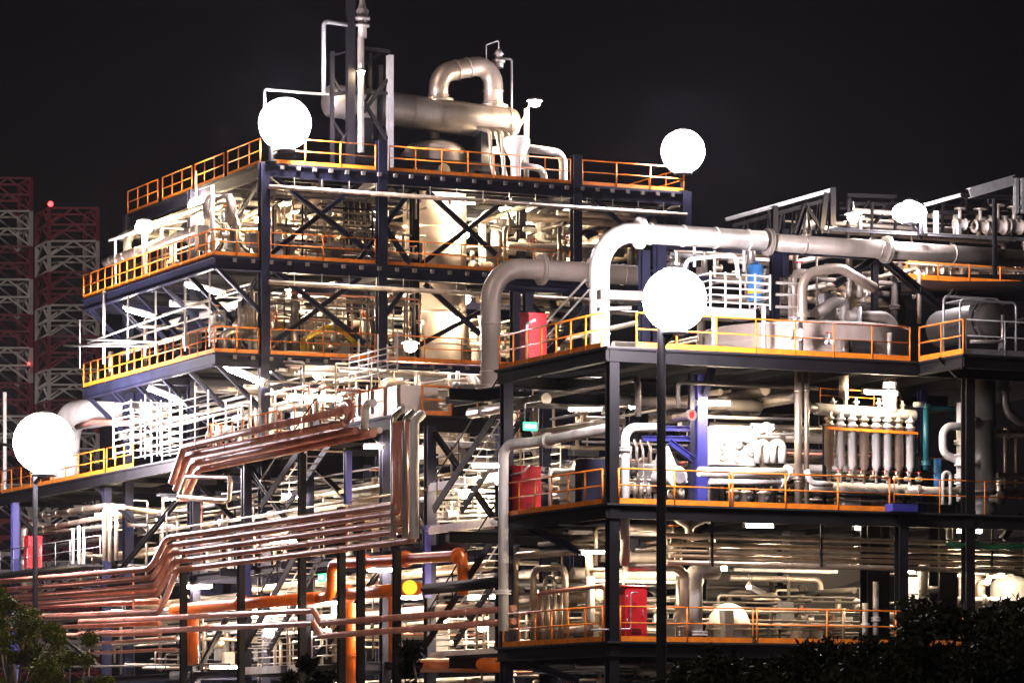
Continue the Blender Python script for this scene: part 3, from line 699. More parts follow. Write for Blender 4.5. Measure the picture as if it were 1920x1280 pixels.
MB().vessel((c.x - .3, 107.9, LT + .55), (c.x + .7, 107.9, LT + .55), .28, 16, .4).build('motor', 'black', t)
MB().box((c.x + .2, 107.9, LT + .14), (1.3, .5, .28)).build('base', D, t)
MB().lathe((c.x - .55, 107.9, LT + .5), (1, 0, 0), [(0, .0), (0, .3), (.2, .34), (.3, .1)], 14).build('casing', 'valve', t)

# projecting platform: dark drum vessel
c = PB(1846, 602, 104.6)
t = thing('drum_vessel', 'dark horizontal drum facing front on the projecting right platform', 'vessel', (c.x, 104.6, LT))
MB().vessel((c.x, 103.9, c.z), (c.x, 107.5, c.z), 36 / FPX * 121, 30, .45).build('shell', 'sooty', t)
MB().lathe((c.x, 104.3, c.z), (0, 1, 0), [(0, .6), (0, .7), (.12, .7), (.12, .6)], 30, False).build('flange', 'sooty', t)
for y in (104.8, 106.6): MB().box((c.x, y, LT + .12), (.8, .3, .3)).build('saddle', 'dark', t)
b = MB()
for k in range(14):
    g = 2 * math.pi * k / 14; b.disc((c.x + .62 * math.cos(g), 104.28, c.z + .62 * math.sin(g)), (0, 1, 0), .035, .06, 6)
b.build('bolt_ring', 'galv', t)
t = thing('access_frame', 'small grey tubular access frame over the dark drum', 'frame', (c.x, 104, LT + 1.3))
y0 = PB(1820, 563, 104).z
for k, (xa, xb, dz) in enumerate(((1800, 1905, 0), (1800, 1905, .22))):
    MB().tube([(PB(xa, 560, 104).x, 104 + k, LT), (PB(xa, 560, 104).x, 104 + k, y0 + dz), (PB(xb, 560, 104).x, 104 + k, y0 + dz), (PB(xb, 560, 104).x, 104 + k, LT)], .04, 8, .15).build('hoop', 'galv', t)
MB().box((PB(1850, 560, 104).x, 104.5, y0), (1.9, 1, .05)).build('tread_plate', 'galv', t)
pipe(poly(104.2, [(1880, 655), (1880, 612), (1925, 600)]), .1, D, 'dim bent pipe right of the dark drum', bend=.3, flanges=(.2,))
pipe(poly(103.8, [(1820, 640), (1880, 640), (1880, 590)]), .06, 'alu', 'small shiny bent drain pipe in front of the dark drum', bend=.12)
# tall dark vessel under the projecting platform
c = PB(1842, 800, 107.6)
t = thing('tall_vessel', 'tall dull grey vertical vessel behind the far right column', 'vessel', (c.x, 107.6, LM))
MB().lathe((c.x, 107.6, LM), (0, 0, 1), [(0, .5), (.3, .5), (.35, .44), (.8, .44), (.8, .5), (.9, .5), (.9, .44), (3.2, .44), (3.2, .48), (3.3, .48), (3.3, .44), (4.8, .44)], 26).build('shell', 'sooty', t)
MB().lathe((c.x - .3, 107.4, LM + 3.2), (-1, -.4, 0), [(0, .12), (.35, .12), (.35, .2), (.43, .2), (.43, 0)], 12).build('nozzle', 'valve', t)
MB().lathe((c.x + .1, 107.2, LM + .6), (.3, -1, 0), [(0, .14), (.35, .14), (.35, .24), (.45, .24), (.45, 0)], 12).build('nozzle', 'valve', t)
pipe(poly(107.4, [(1884, 660), (1884, 770), (1915, 792), (1990, 792)]), .15, D, 'dim grey pipe bending right beside the tall dull vessel', bend=.5, n=12, flanges=(.3,))
# ------------------------------------------------------------------ mid deck equipment of module B
bm_ = 108.2
# white pipe that loops from the west corner over the mid deck and down the west column
aw = aB + .35
P0, P1, P2 = PA(945, 1180, aw), PA(945, 834, aw), PA(1152, 814, aw)
a_ = aB - .45; Q0, Q1 = PA(944, 1182, a_), PA(944, 834, a_)
pipe([Q0, Q1, V(aw, Q1.y - 1.6, Q1.z + .05), V(aw, PA(1152, 815, aw).y, Q1.z + .12)], 9.5 / FPX * 126, 'white', 'white pipe dropping down the west corner of the right frame with a top elbow', bend=.42, n=14, flanges=(.1, .62), bands=0)
P = poly(107.2, [(1236, 801), (1172, 801), (1172, 1060)])
pipe([P[0], P[1], P[2]], .145, 'white', 'white pipe turning down just right of the front corner column', bend=.4, n=14, flanges=(.32,))
pipe([PA(1000, 770, aw + 1.2), PA(1000, 812, aw + 1.2), PA(1150, 792, aw + 1.2)], .12, 'cream', 'slim cream pipe high under the mid deck ceiling near the exit sign', bands=2)
# exit sign
p = PA(994, 799, aB + .2)
t = thing('exit_sign', 'glowing green exit sign hanging under the upper deck', 'sign', p)
MB().box(p, (.5, .06, .28)).build('case', 'exit', t)
MB().box(p + V(0, -.036, 0), (.4, .012, .12)).build('light_band', 'exitw', t)
MB().tube([p + V(-.2, 0, .14), p + V(-.2, 0, .75), p + V(.6, .4, .9)], .02, 6, .1).build('conduit', 'galv', t)
# white cubicle and blue panel at the west end
p = PA(1076, 936, aB + .5)
t = thing('control_cubicle', 'white control cubicle on the mid deck behind the west rail', 'cabinet', (p.x, p.y, LM))
MB().box((p.x, p.y, LM + .62), (.75, .6, 1.1)).build('body', 'white', t); MB().box((p.x, p.y - .31, LM + .65), (.6, .02, .9)).build('door', 'white', t); MB().box((p.x, p.y, LM + .035), (.7, .55, .07)).build('plinth', 'dark', t)
p = PA(1108, 936, aB + .6)
t = thing('switchgear_cabinet', 'dark blue panel beside the white cubicle on the mid deck', 'panel', (p.x, p.y, LM))
MB().box((p.x, p.y, LM + .85), (.9, .5, 1.5)).build('body', 'navy', t); MB().box((p.x, p.y - .26, LM + .9), (.7, .02, 1.1)).build('door', 'navy', t); MB().box((p.x, p.y, LM + .05), (.85, .45, .1)).build('plinth', 'dark', t)
pipe(poly(107.0, [(1142, 940), (1142, 878)]), .13, 'white', 'stubby white upright pipe left of the corner column on the mid deck', flanges=(.9,), n=12)
# small valve group left of the mast
for i, x in enumerate((1178, 1190, 1202, 1216)):
    q = PB(x, 905, 107.8)
    t = thing('bottle_valve', '%s of four small bottle-shaped valves left of the dark mast' % FROML[i], 'valve', (q.x, q.y, LM + .05))
    MB().lathe((q.x, q.y, LM + .06), (0, 0, 1), [(0, .05), (.35, .05), (.37, .1), (.62, .1), (.7, .04), (.8, .04), (.8, .08), (.86, .08), (.86, 0)], 10).build('body', 'cream', t)
    MB().torus((q.x, q.y, LM + .98), (0, 0, 1), .08, .012, 10, 4).build('handwheel', 'valve', t)
    q = PB(x + 4, 850, 109)
    pipe([(q.x, 109, LM + 1.2), (q.x, 109, LM + 1.9 + .12 * (i % 2)), (q.x + .12, 109.4, LM + 2.3)], .045, 'valve', '%s thin instrument tube above the bottle valves' % FROML[i], group='instrument tubes')
q = PB(1262, 895, 107.6)
t = thing('pump_unit', 'white pump with round grey end cover just right of the mast', 'pump', (q.x, q.y, LM))
MB().vessel((q.x, 107.2, q.z), (q.x, 108.6, q.z), .36, 20, .25).build('casing', 'white', t)
MB().disc((q.x, 107.19, q.z), (0, -1, 0), .22, .04, 20).build('end_cover', 'galv', t)
MB().hexa([V(q.x - .3, 108, q.z + .2), V(q.x + .45, 108, q.z + .2), V(q.x + .45, 108.5, q.z + .2), V(q.x - .3, 108.5, q.z + .2), V(q.x - .12, 108.1, q.z + 1.05), V(q.x + .1, 108.1, q.z + 1.05), V(q.x + .1, 108.4, q.z + 1.05), V(q.x - .12, 108.4, q.z + 1.05)]).build('cowl', 'white', t)
MB().box((q.x, 107.9, LM + .15), (.7, 1.2, .3)).build('base', 'dark', t)
# white manifold block with U bends
q = PB(1385, 838, 108.6); q1 = PB(1342, 870, 108.6); q2 = PB(1420, 800, 108.6)
t = thing('manifold_block', 'bright white manifold block with round ports behind the mid deck rail', 'manifold', (q.x, 108.6, LM))
MB().box(((q1.x + q2.x) / 2, 109, (q1.z + q2.z) / 2), (q2.x - q1.x, .7, q2.z - q1.z)).build('body', 'white', t)
for x, y in ((1357, 836), (1384, 832), (1354, 854), (1383, 858), (1408, 846)):
    o = PB(x, y, 108.6); MB().lathe((o.x, 108.66, o.z), (0, -1, 0), [(0, .15), (.1, .15), (.1, .09), (.03, .07), (.03, 0)], 14, False).build('port', 'white', t)
for x in (1352, 1410): MB().bar((PB(x, 880, 109).x, 109, LM), (PB(x, 880, 109).x, 109, q1.z), .16).build('leg', 'dark', t)
pipe(poly(108.5, [(1398, 830), (1404, 806), (1440, 804)]), .15, 'white', 'fat white elbow leaving the top of the manifold block', bend=.35, n=14, flanges=(.95,))
for i, x in enumerate((1428, 1456)):
    pipe(poly(108.5, [(x - 8, 868), (x - 8, 830), (x + 10, 830), (x + 10, 868)]), (.12, .15)[i], 'white', '%s white U-bend pipe right of the manifold block' % ('smaller', 'larger')[i], bend=.2, n=12)
q = PB(1440, 862, 108.8)
t = thing('drip_hopper', 'grey tapered hopper under the white U-bends', 'hopper', (q.x, 108.8, LM + .6))
MB().hexa([V(q.x - .35, 108.6, q.z - .35), V(q.x + .4, 108.6, q.z - .35), V(q.x + .4, 109.2, q.z - .35), V(q.x - .35, 109.2, q.z - .35), V(q.x - .75, 108.5, q.z + .2), V(q.x + .6, 108.5, q.z + .2), V(q.x + .6, 109.3, q.z + .2), V(q.x - .75, 109.3, q.z + .2)]).build('body', 'greydark', t)
for s in (-.25, .3): MB().bar((q.x + s, 108.9, LM), (q.x + s, 108.9, q.z - .35), .1).build('leg', 'dark', t)
for i, (y, x0, x1, r) in enumerate(((884, 1310, 1480, .17), (902, 1330, 1470, .1))):
    pipe(poly(107.9, [(x0, y), (x1, y + 3)]), r, 'white', '%s white pipe lying along the mid deck behind the rail' % ('thicker upper', 'thinner lower')[i], flanges=(.98,), n=12)
for i, x in enumerate((1375, 1398, 1432)):
    q = PB(x, 925, 107.5)
    t = thing('filter_pot', '%s of three cream filter pots behind the mid deck rail' % FROML[i], 'filter', (q.x, q.y, LM), 'cream filter pots')
    MB().lathe((q.x, q.y, LM + .02), (0, 0, 1), [(0, .1), (.08, .12), (.1, .19), (.5, .19), (.52, .24), (.58, .24), (.6, .16), (.68, .06), (.7, 0)], 14).build('body', 'cream', t)
    MB().lathe((q.x, q.y - .15, LM + .35), (0, -1, 0), [(0, .07), (.12, .07), (.12, .1), (.15, .1), (.15, 0)], 10).build('nozzle', 'black', t)
# thin pipes across above the manifold
for y, x0, x1, r, lb in ((781, 1320, 1510, .05, 'upper bright'), (812, 1430, 1500, .04, 'lower dim')):
    pipe(poly(109.5, [(x0, y - 20), (x0, y), (x1, y + 5)]) if r > .045 else poly(109.5, [(x0, y), (x1, y + 3)]), r, 'white', '%s thin pipe running above the manifold block' % lb, bend=.1)
# the red-lipped hose end
q = PB(1294, 778, 108)
t = thing('hose_coupling', 'cream pipe end with dark red round mouth beside the blue column', 'coupling', q)
MB().lathe(q, (.1, -1, 0), [(-.9, .12), (0, .12), (0, .19), (.12, .19), (.12, .12), (.04, .12), (.04, 0)], 16, False).build('body', 'cream', t)
MB().disc(q + V(0, -.05, 0), (.1, -1, 0), .11, .03, 16).build('plug', 'red', t)
# double upright pipe
for i, (x, r) in enumerate(((1497, .13), (1512, .09))):
    pipe(poly(107.6, [(x, 945), (x, 690)]), r, 'cream', '%s upright cream pipe left of the tube bank' % ('thicker left', 'thinner right')[i], flanges=(.2,), n=12, bands=1.4)
pipe(poly(107.5, [(1512, 880), (1520, 905), (1560, 908)]), .1, 'white', 'white elbow from the upright pipes into the bottom header', bend=.25, n=10)
# tube bank
x = [PB(v, 820, 109) for v in (1552, 1573, 1595, 1617, 1640, 1661, 1682, 1703)]
tz, bz = PB(1630, 776, 109).z, PB(1630, 916, 109).z
t = thing('tube_bank', 'white bank of eight upright tubes between two horizontal headers', 'heat exchanger', (x[3].x, 109, LM))
MB().vessel((x[0].x - .55, 109, tz + .1), (x[-1].x + .3, 109, tz), .2, 18, .4).build('top_header', 'white', t)
MB().vessel((x[0].x - .8, 109, bz), (x[-1].x + .25, 109, bz), .2, 18, .4).build('bottom_header', 'white', t)
for k, q in enumerate(x):
    z0, z1 = PB(1600, 872, 109).z, PB(1600, 800, 109).z
    MB().lathe((q.x, 108.9, bz), (0, 0, 1), [(0, .05), (z0 - bz - .2, .05), (z0 - bz - .2, .1), (z0 - bz - .1, .1), (z0 - bz, .165), (z1 - bz, .165), (z1 - bz, .19), (z1 - bz + .06, .19), (z1 - bz + .06, .12), (tz - bz - .25, .12), (tz - bz - .25, .17), (tz - bz - .18, .17), (tz - bz - .15, .1), (tz - bz, .1)], 16).build('tube', 'cream' if k % 3 == 0 else 'white', t)
MB().bar((x[0].x - .2, 108.72, PB(1600, 800, 109).z - .1), (x[-1].x + .2, 108.72, PB(1600, 803, 109).z - .1), .05, .09).build('clamp_bar', 'orange', t)
MB().lathe((x[0].x - .85, 108.9, tz + .1), (1, 0, 0), [(0, 0), (0, .2), (.1, .2), (.1, .12), (.4, .12)], 14).build('end_flange', 'valve', t)
for k in (0, 7): MB().bar((x[k].x + .1, 109.4, LM), (x[k].x + .1, 109.4, tz), .1).build('leg', 'dark', t)
for k, (v, h) in enumerate(((1562, .35), (1585, .62), (1605, .4), (1648, .4), (1692, .35))):
    q = PB(v, 765, 109)
    MB().lathe((q.x, 109, tz + .15), (0, 0, 1), [(0, .07), (h * .5, .07), (h * .5, .12), (h * .6, .12), (h * .7, .05), (h, .03)], 10).build('vent_nozzle', 'white', t)
q = PB(1668, 740, 109)
MB().lathe((q.x, 109, tz + .1), (0, 0, 1), [(0, .26), (.55, .26), (.55, .34), (.65, .34), (.65, .24), (1.0, .24)], 16).build('riser', 'white', t)
railing([(x[0].x, 109.5, tz + .35), (x[-1].x, 109.5, tz + .3)], 'little orange guard rail on top of the tube bank', h=.5, sp=.9, group=None, toe=False, r=.02)
for k, q in enumerate(x):
    valve((q.x + .05, 108.4, bz + .32), (0, 1, 0), .1, '%s small gate valve under the tube bank' % FROML[k], 'valves under the tube bank', 'cream')
for i, (xx, yt) in enumerate(((1582, 690), (1668, 690))):
    pipe(poly(109.2, [(xx, 745), (xx, yt)]), (.16, .2)[i], 'beige', '%s dull riser between the tube bank and the upper deck' % ('left', 'right')[i], n=12)
# teal and white pipes
P = poly(108.6, [(1714, 758), (1736, 758), (1736, 880)])
pipe(P[:1] + [P[0].lerp(P[1], .85)], .09, 'white', 'short white pipe end meeting the teal pipe', n=10)
pipe([P[1], P[2]], .1, 'teal', 'teal upright pipe right of the tube bank', n=12, flanges=(.03, .9))
pipe(poly(108.7, [(1740, 764), (1792, 766)]), .07, 'teal', 'short teal crosspiece at the head of the teal pipe', n=10)
pipe(poly(108.9, [(1758, 930), (1758, 860)]), .13, 'blue', 'blue upright pipe low behind the rail right of the tube bank', n=12)
P = poly(107.8, [(1815, 800), (1768, 798), (1768, 850), (1800, 864), (1802, 900)])
pipe(P, .135, 'white', 'white S-shaped pipe curling left beside the tall dull vessel', bend=.35, n=14, flanges=(.04, .95))
pipe(poly(108.1, [(1802, 755), (1802, 940)]), .16, 'white', 'white upright pipe left of the far right column', n=14, flanges=(.4, .8))
q = PB(1795, 862, 107.6)
valve((q.x + .1, 107.6, q.z), (0, 0, 1), .2, 'large white valve on the curled pipe beside the tall vessel', None, 'white', 'valve')
pipe(poly(107.4, [(1768, 945), (1768, 885), (1782, 885), (1782, 945)]), .06, 'white', 'slim white inverted-U pipe at the mid deck right end', bend=.14, n=10)
pipe(poly(107.6, [(1700, 918), (1905, 922)]), .12, 'beige', 'low beige pipe along the mid deck right end', n=12, flanges=(.1, .5))
pipe(poly(107.3, [(1872, 900), (1872, 945)]), .1, 'cream', 'stubby cream pipe post at the far right of the mid deck', flanges=(.1,))
pipe(poly(108.3, [(1870, 890), (1990, 895)]), .1, 'beige', 'dull beige pipe high behind the stubby post, far right', n=10)
for i, xx in enumerate((1885, 1905)):
    pipe(poly(108.6, [(xx, 940), (xx, 800)]), .06, 'cream', '%s thin upright pipe at the far right of the mid deck' % ('left', 'right')[i], group='thin uprights at the far right')
pipe(poly(107.9, [(1862, 812), (1990, 816)]), .12, 'beige', 'beige pipe running off to the right below the dim grey bend', n=12, flanges=(.2,))
# grey sheet wall behind the mid deck, and the ceiling run
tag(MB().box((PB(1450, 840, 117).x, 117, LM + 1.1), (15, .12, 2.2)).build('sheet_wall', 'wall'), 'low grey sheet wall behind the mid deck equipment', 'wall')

# ------------------------------------------------------------------ pipe runs between the mid and low decks
rows_ = ((1007, 1245, .085), (1023, 1250, .085), (1035, 1248, .055), (1045, 1255, .07), (1057, 1250, .085))
for i, (y, x0, r) in enumerate(rows_):
    bb = 106.9 + .35 * (i % 2)
    pipe([PB(x0, y - 4, bb), PB(x0, y - 4, bb) + (PB(1990, y - 4 + (1990 - x0) * .027, bb) - PB(x0, y - 4, bb))], r, 'cream', '%s of five long cream pipes crossing between the low and mid decks' % ORD[i], group='long cream pipes under the mid deck', n=12, bands=2.6)
h = thing('pipe_support', 'dark hanger frame holding the five long cream pipes', 'pipe support', PB(1340, 1060, 106.8))
for x_ in (1335, 1540, 1690, 1860):
    MB().bar(PB(x_, 1062, 106.75), PB(x_, 960, 106.75), .07, .07).build('hanger', 'dark', h)
pipe(poly(107.3, [(1390, 970), (1495, 972), (1505, 962)]), .12, 'white', 'short white pipe with a kicked-up end under the mid deck', bend=.3, n=12, flanges=(.35,))
pipe(poly(106.95, [(1560, 976), (1985, 986)]), .12, 'white', 'long white pipe close under the mid deck at the right', n=12, bands=2, flanges=(.12, .5))
P = poly(107, [(1822, 958), (1822, 1012)])
pipe(P, .15, 'green', 'dark green upright pipe dropping from the mid deck', n=12, flanges=(.9,))
pipe(poly(106.6, [(1775, 1018), (1800, 1024), (1822, 1014), (1850, 1026), (1985, 1022)]), .1, 'green', 'green flexible hose draped over the long cream pipes', cat='hose', name='hose', bend=.3, n=10)
pipe(poly(107.3, [(1780, 1010), (1780, 965)]), .12, 'greydark', 'dim upright pipe left of the green pipe', n=10)
# Y-shaped duct and low white pipes
pipe(poly(107.4, [(1262, 965), (1292, 985), (1292, 1004)]), .14, 'beige', 'left arm of the Y-shaped beige duct under the mid deck', bend=.3, n=12)
pipe(poly(107.45, [(1330, 968), (1292, 985), (1292, 1006)]), .14, 'white', 'right arm of the Y-shaped beige duct under the mid deck', bend=.3, n=12, flanges=(.05,))
pipe(poly(107.2, [(1175, 1062), (1268, 1062), (1284, 1075), (1284, 1195)]), .15, 'cream', 'cream pipe bending down right of the mast at the low deck', bend=.45, n=14, flanges=(.9,))
pipe(poly(107.6, [(1345, 1068), (1310, 1068), (1300, 1080), (1300, 1195)]), .3, 'white', 'thick white pipe with an elbow beside the bright round vessel', bend=.5, n=18, flanges=(.95,))
q = PB(1366, 1180, 109.2)
t = thing('round_vessel', 'bright cream round-topped vessel behind the low deck rail', 'vessel', (q.x, 109.2, LL))
MB().lathe((q.x, 109.2, LL), (0, 0, 1), [(0, .74), (.55, .74)] + [(.55 + .85 * math.sin(k * math.pi / 16), .74 * math.cos(k * math.pi / 16)) for k in range(9)], 30).build('shell', 'white', t)
MB().lathe((q.x, 109.2, LL + .5), (0, 0, 1), [(0, .74), (0, .77), (.06, .77), (.06, .74)], 30, False).build('cladding_band', 'beige', t)
q = PB(1500, 1190, 110.5)
t = thing('low_vessel', 'dim grey vessel with flat top beyond the low deck rail', 'vessel', (q.x, 110.5, LL))
MB().lathe((q.x, 110.5, LL), (0, 0, 1), [(0, .8), (.7, .8), (.75, .86), (.82, .86), (.82, .5), (1.0, .45), (1.0, 0)], 26).build('shell', 'tank', t)
MB().lathe((q.x, 110.5, LL + .98), (0, 0, 1), [(0, .1), (.2, .1), (.2, .16), (.26, .16), (.26, 0)], 12).build('top_nozzle', 'valve', t)
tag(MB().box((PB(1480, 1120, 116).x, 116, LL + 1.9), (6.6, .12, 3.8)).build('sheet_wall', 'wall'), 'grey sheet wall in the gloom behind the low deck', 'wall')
for i, (x_, wd) in enumerate(((1632, .5), (1655, .34), (1768, .7))):
    q = PB(x_, 1120, 108.2)
    tag(MB().ibeam((q.x, 108.2, LL), (q.x, 108.2, LM - .3), wd, wd, .05).build('support_column', 'dark'), '%s dark column among the bright tanks of the low deck' % ('leftmost', 'middle', 'rightmost, widest')[i], 'column', 'dark columns among the bright tanks')
for i, (x_, rw) in enumerate(((1730, 42), (1822, 26), (1895, 40))):
    q = PB(x_, 1150, 110.5); r_ = rw / FPX * 125
    t = thing('upright_tank', '%s brightly lit cream tank at the low right' % FROML[i], 'tank', (q.x, 110.5, LL), 'bright cream tanks at the low right')
    hh = PB(x_, (1066, 1062, 1078)[i], 110.5).z - LL
    MB().lathe((q.x, 110.5, LL), (0, 0, 1), [(0, r_), (hh - r_ * .6, r_)] + [(hh - r_ * .6 + r_ * .6 * math.sin(k * math.pi / 16), r_ * math.cos(k * math.pi / 16)) for k in range(1, 9)], 28).build('shell', 'white', t)
    MB().lathe((q.x, 110.5, hh + LL - .05), (0, 0, 1), [(0, .1), (.2, .1), (.2, .16), (.26, .16), (.26, 0)], 12).build('top_nozzle', 'white', t)
    MB().disc((q.x, 110.5 - r_ - .02, LL + 1.1), (0, -1, 0), .22, .06, 16).build('manhole_cover', 'valve', t)
for i, x_ in enumerate((1622, 1642, 1731)):
    pipe(poly(107.8, [(x_, 1190), (x_, (1130, 1090, 1060)[i])]), (.1, .1, .16)[i], 'white', '%s upright pipe among the low right tanks' % FROML[i], group='upright pipes among the low tanks', n=10, flanges=(.3,))
# cream U pipes at the west end of the low level
aL = aB + .5
for i, (x0, x1, yt, r) in enumerate(((965, 1105, 1042, .13), (1000, 1060, 1066, .11), (1022, 1040, 1080, .07))):
    A0, A1 = PA(x0, 1190, aL + .3 * i), PA(x1, 1190, aL + .3 * i); zz_ = PA(x0, yt, aL + .3 * i).z
    pipe([(A0.x, A0.y, LL + .05), (A0.x, A0.y, zz_), (A1.x, A1.y, zz_ - .06), (A1.x, A1.y, LL + .05)], r, 'cream', '%s of three nested cream arch pipes at the low west end' % ('outermost', 'middle', 'innermost')[i], bend=.35, n=14, flanges=(.12,), group='nested cream arch pipes')
for i, x_ in enumerate((1016, 1028, 1040, 1052)):
    A0 = PA(x_, 1190, aL - .2)
    pipe([(A0.x, A0.y, LL + .05), (A0.x, A0.y, LL + 1.75)], .065, 'cream', '%s of four short standpipes under the pink crossbar' % FROML[i], group='short standpipes under the crossbar', flanges=(.3,))
A0, A1 = PA(1010, 1112, aL - .25), PA(1135, 1104, aL - .25)
pipe([(aL - .25, A0.y, LL), (aL - .25, A0.y, A0.z), (aL - .25, A1.y, A0.z + .08), (aL - .25, A1.y, LL)], .07, 'pink', 'pinkish crossbar pipe on two legs at the low west end', bend=.15)
pipe([PA(1108, 1080, aL - .1), PA(1108, 1178, aL - .1), PA(1062, 1186, aL - .1)], .13, 'white', 'white L-shaped pipe right of the nested arches', bend=.3, n=12)
pipe([PA(1100, 1068, aL), PA(1135, 1068, aL)], .07, 'cream', 'short cream stub pipe left of the corner column, low level')
# ------------------------------------------------------------------ structure C: roofs and pipe bridge at the top right
fc = thing('steel_frame', 'dark roof frame and pipe bridge at the top right', 'steel frame', (PB(1640, 600, 110).x, 110, LT))
bC = 110.0
def cb(x0, y0, x1, y1, w=.2, m='dark', b=bC, nm='brace', h=None): MB().ibeam(PB(x0, y0, b), PB(x1, y1, b), w, h or w, .03).build(nm, m, fc)
cb(1435, 455, 1985, 492, .3, 'navy', 110, 'girder', .34); cb(1440, 470, 1700, 486, .16, 'navy', 110.2, 'girder')
cb(1640, 480, 1640, 645, .2, 'dark', 110.2, 'column'); cb(1640, 484, 1566, 534, .22, 'dark', 110.1); cb(1652, 484, 1772, 584, .24, 'dark', 110.1)
cb(1452, 455, 1452, 660, .26, 'navy', 110.4, 'column'); cb(1470, 430, 1470, 520, .24, 'navy', 110.2, 'column'); cb(1237, 418, 1237, 660, .34, 'navy', 109.9, 'column'); cb(1208, 470, 1208, 660, .3, 'navy', 110.6, 'column')
cb(1865, 372, 1865, 515, .12, 'dark', 108.6, 'column'); cb(1760, 588, 1790, 545, .2, 'dark', 110.2)
for x0, y0, x1, y1, w, m in ((1360, 412, 1560, 356, .13, 'galv'), (1372, 424, 1560, 372, .12, 'dark'), (1560, 352, 1560, 424, .2, 'dark'), (1452, 386, 1452, 440, .2, 'dark'), (1440, 392, 1446, 430, .1, 'dark'),
                             (1492, 440, 1510, 384, .2, 'dark'), (1540, 430, 1548, 362, .18, 'dark'), (1510, 384, 1540, 430, .1, 'dark')):
    cb(x0, y0, x1, y1, w, m, 112)
for x0, y0, x1, y1, w, m in ((1590, 366, 1680, 369, .12, 'dark'), (1600, 382, 1665, 384, .1, 'dark'), (1640, 420, 1660, 384, .09, 'dark'), (1545, 428, 1620, 408, .12, 'white'), (1590, 372, 1612, 400, .12, 'dark')):
    cb(x0, y0, x1, y1, w, m, 113)
cb(1735, 384, 1800, 366, .12, 'white', 111); cb(1800, 367, 1990, 374, .16, 'dark', 111); cb(1755, 398, 1990, 402, .12, 'dark', 111); cb(1755, 396, 1755, 440, .14, 'white', 111, 'column'); cb(1798, 396, 1798, 445, .12, 'galv', 111, 'column')
cb(1818, 362, 1900, 338, .34, 'galv', 110.6, 'roof_beam'); cb(1905, 334, 1905, 400, .14, 'galv', 110.6, 'column'); cb(1917, 334, 1917, 400, .1, 'galv', 110.6, 'column')
cb(1560, 430, 1985, 452, .1, 'galv', 109.0, 'cable_ladder'); cb(1730, 400, 1732, 440, .16, 'white', 109.4, 'column')
for x, y in ((1612, 408), (1798, 420)): cb(x, y, x, y + 24, .12, 'galv', 109.2, 'column')
rr_ = random.Random(5)
for k in range(16):
    x = 1380 + 11.5 * k; yb = 438; yt = 412 - (x - 1360) * .28 + 6
    cb(x, yb, x + (6 if k % 2 else -4), yt, .06, 'dark', 112.3)
for k in range(9):
    x = 1590 + 44 * k
    cb(x, 446, x + rr_.uniform(-3, 3), 372 + rr_.uniform(-4, 8), .08, 'dark', 112.6); cb(x, 430, x + 40, 376, .05, 'dark', 112.8)
for y in (380, 391, 404, 418, 432): cb(1575, y, 1985, y + 9, .06, 'dark', 113.2 + .2 * (y % 3), 'girder')
L5 = PB(1700, 522, 112).z
MB().plate([(PB(1690, 520, 112).x, 112), (PB(2000, 520, 112).x, 112), (PB(2000, 520, 112).x, 119), (PB(1690, 520, 112).x, 119)], L5 - .12, L5 - .05).build('deck', 'deck', fc)
MB().ibeam((PB(1690, 520, 112).x, 112, L5 - .35), (PB(2000, 520, 112).x, 112, L5 - .35), .2, .5, .04).build('edge_girder', 'dark', fc)
MB().hexa([PB(1690, 552, 110.6), PB(1985, 548, 110.6), PB(1985, 520, 113), PB(1740, 520, 113), PB(1690, 546, 110.6), PB(1985, 542, 110.6), PB(1985, 514, 113), PB(1740, 514, 113)]).build('canopy_sheet', 'dark', fc)
railing([(PB(1700, 520, 112).x, 112, L5), (PB(1990, 520, 112).x, 112, L5)], 'orange handrail of the small high deck at the top right', sp=1.4, group=None)
# bits and pieces on that deck
for i, (x, y, s) in enumerate(((1688, 508, .3), (1718, 500, .25), (1745, 505, .35), (1788, 500, .3), (1815, 505, .25), (1880, 505, .35), (1905, 500, .3))):
    q = PB(x, y, 113.5)
    valve((q.x, 113.5, L5 + s + .1), (1, 0, 0), s, '%s lit valve on the small high deck at the top right' % FROML[i], 'valves on the small high deck', 'cream', 'orange')
for i, (y, r) in enumerate(((488, .07), (500, .1), (512, .08))):
    pipe(poly(114.2, [(1660, y + 2), (1990, y + 10)]), r, 'cream', '%s lit pipe behind the top right handrail' % ORD[i], group='lit pipes behind the top right handrail', bands=2)
# clustered equipment under the right roof
for i, (x, y0, y1, r) in enumerate(((1790, 398, 444, .07), (1835, 400, 448, .1), (1858, 400, 440, .08), (1885, 395, 440, .12), (1912, 396, 440, .1))):
    pipe(poly(111.5, [(x, y0), (x, y1)]), r, 'dull', '%s short upright pipe under the far right roof' % FROML[i], group='short uprights under the far right roof', flanges=(.5,), n=10)
for i, (x, y, s) in enumerate(((1800, 420, .22), (1838, 425, .25), (1870, 424, .3), (1902, 425, .28))):
    q = PB(x, y, 110.8); valve(q, (1, 0, 0), s, '%s grey valve under the far right roof' % FROML[i], 'valves under the far right roof', 'dull', 'valve')
# floodlights of structure C
c = PB(1705, 399, 109); 
floodlight(c, .62, 'wide white floodlight over the pipe bridge at the top right', (PB(1728, 440, 109).x, 109, PB(1728, 442, 109).z), .08, m='flood', sz=.62)
bulb_lamp(PB(1600, 408, 111), 'round lamp left of the wide floodlight on the pipe bridge', .2)
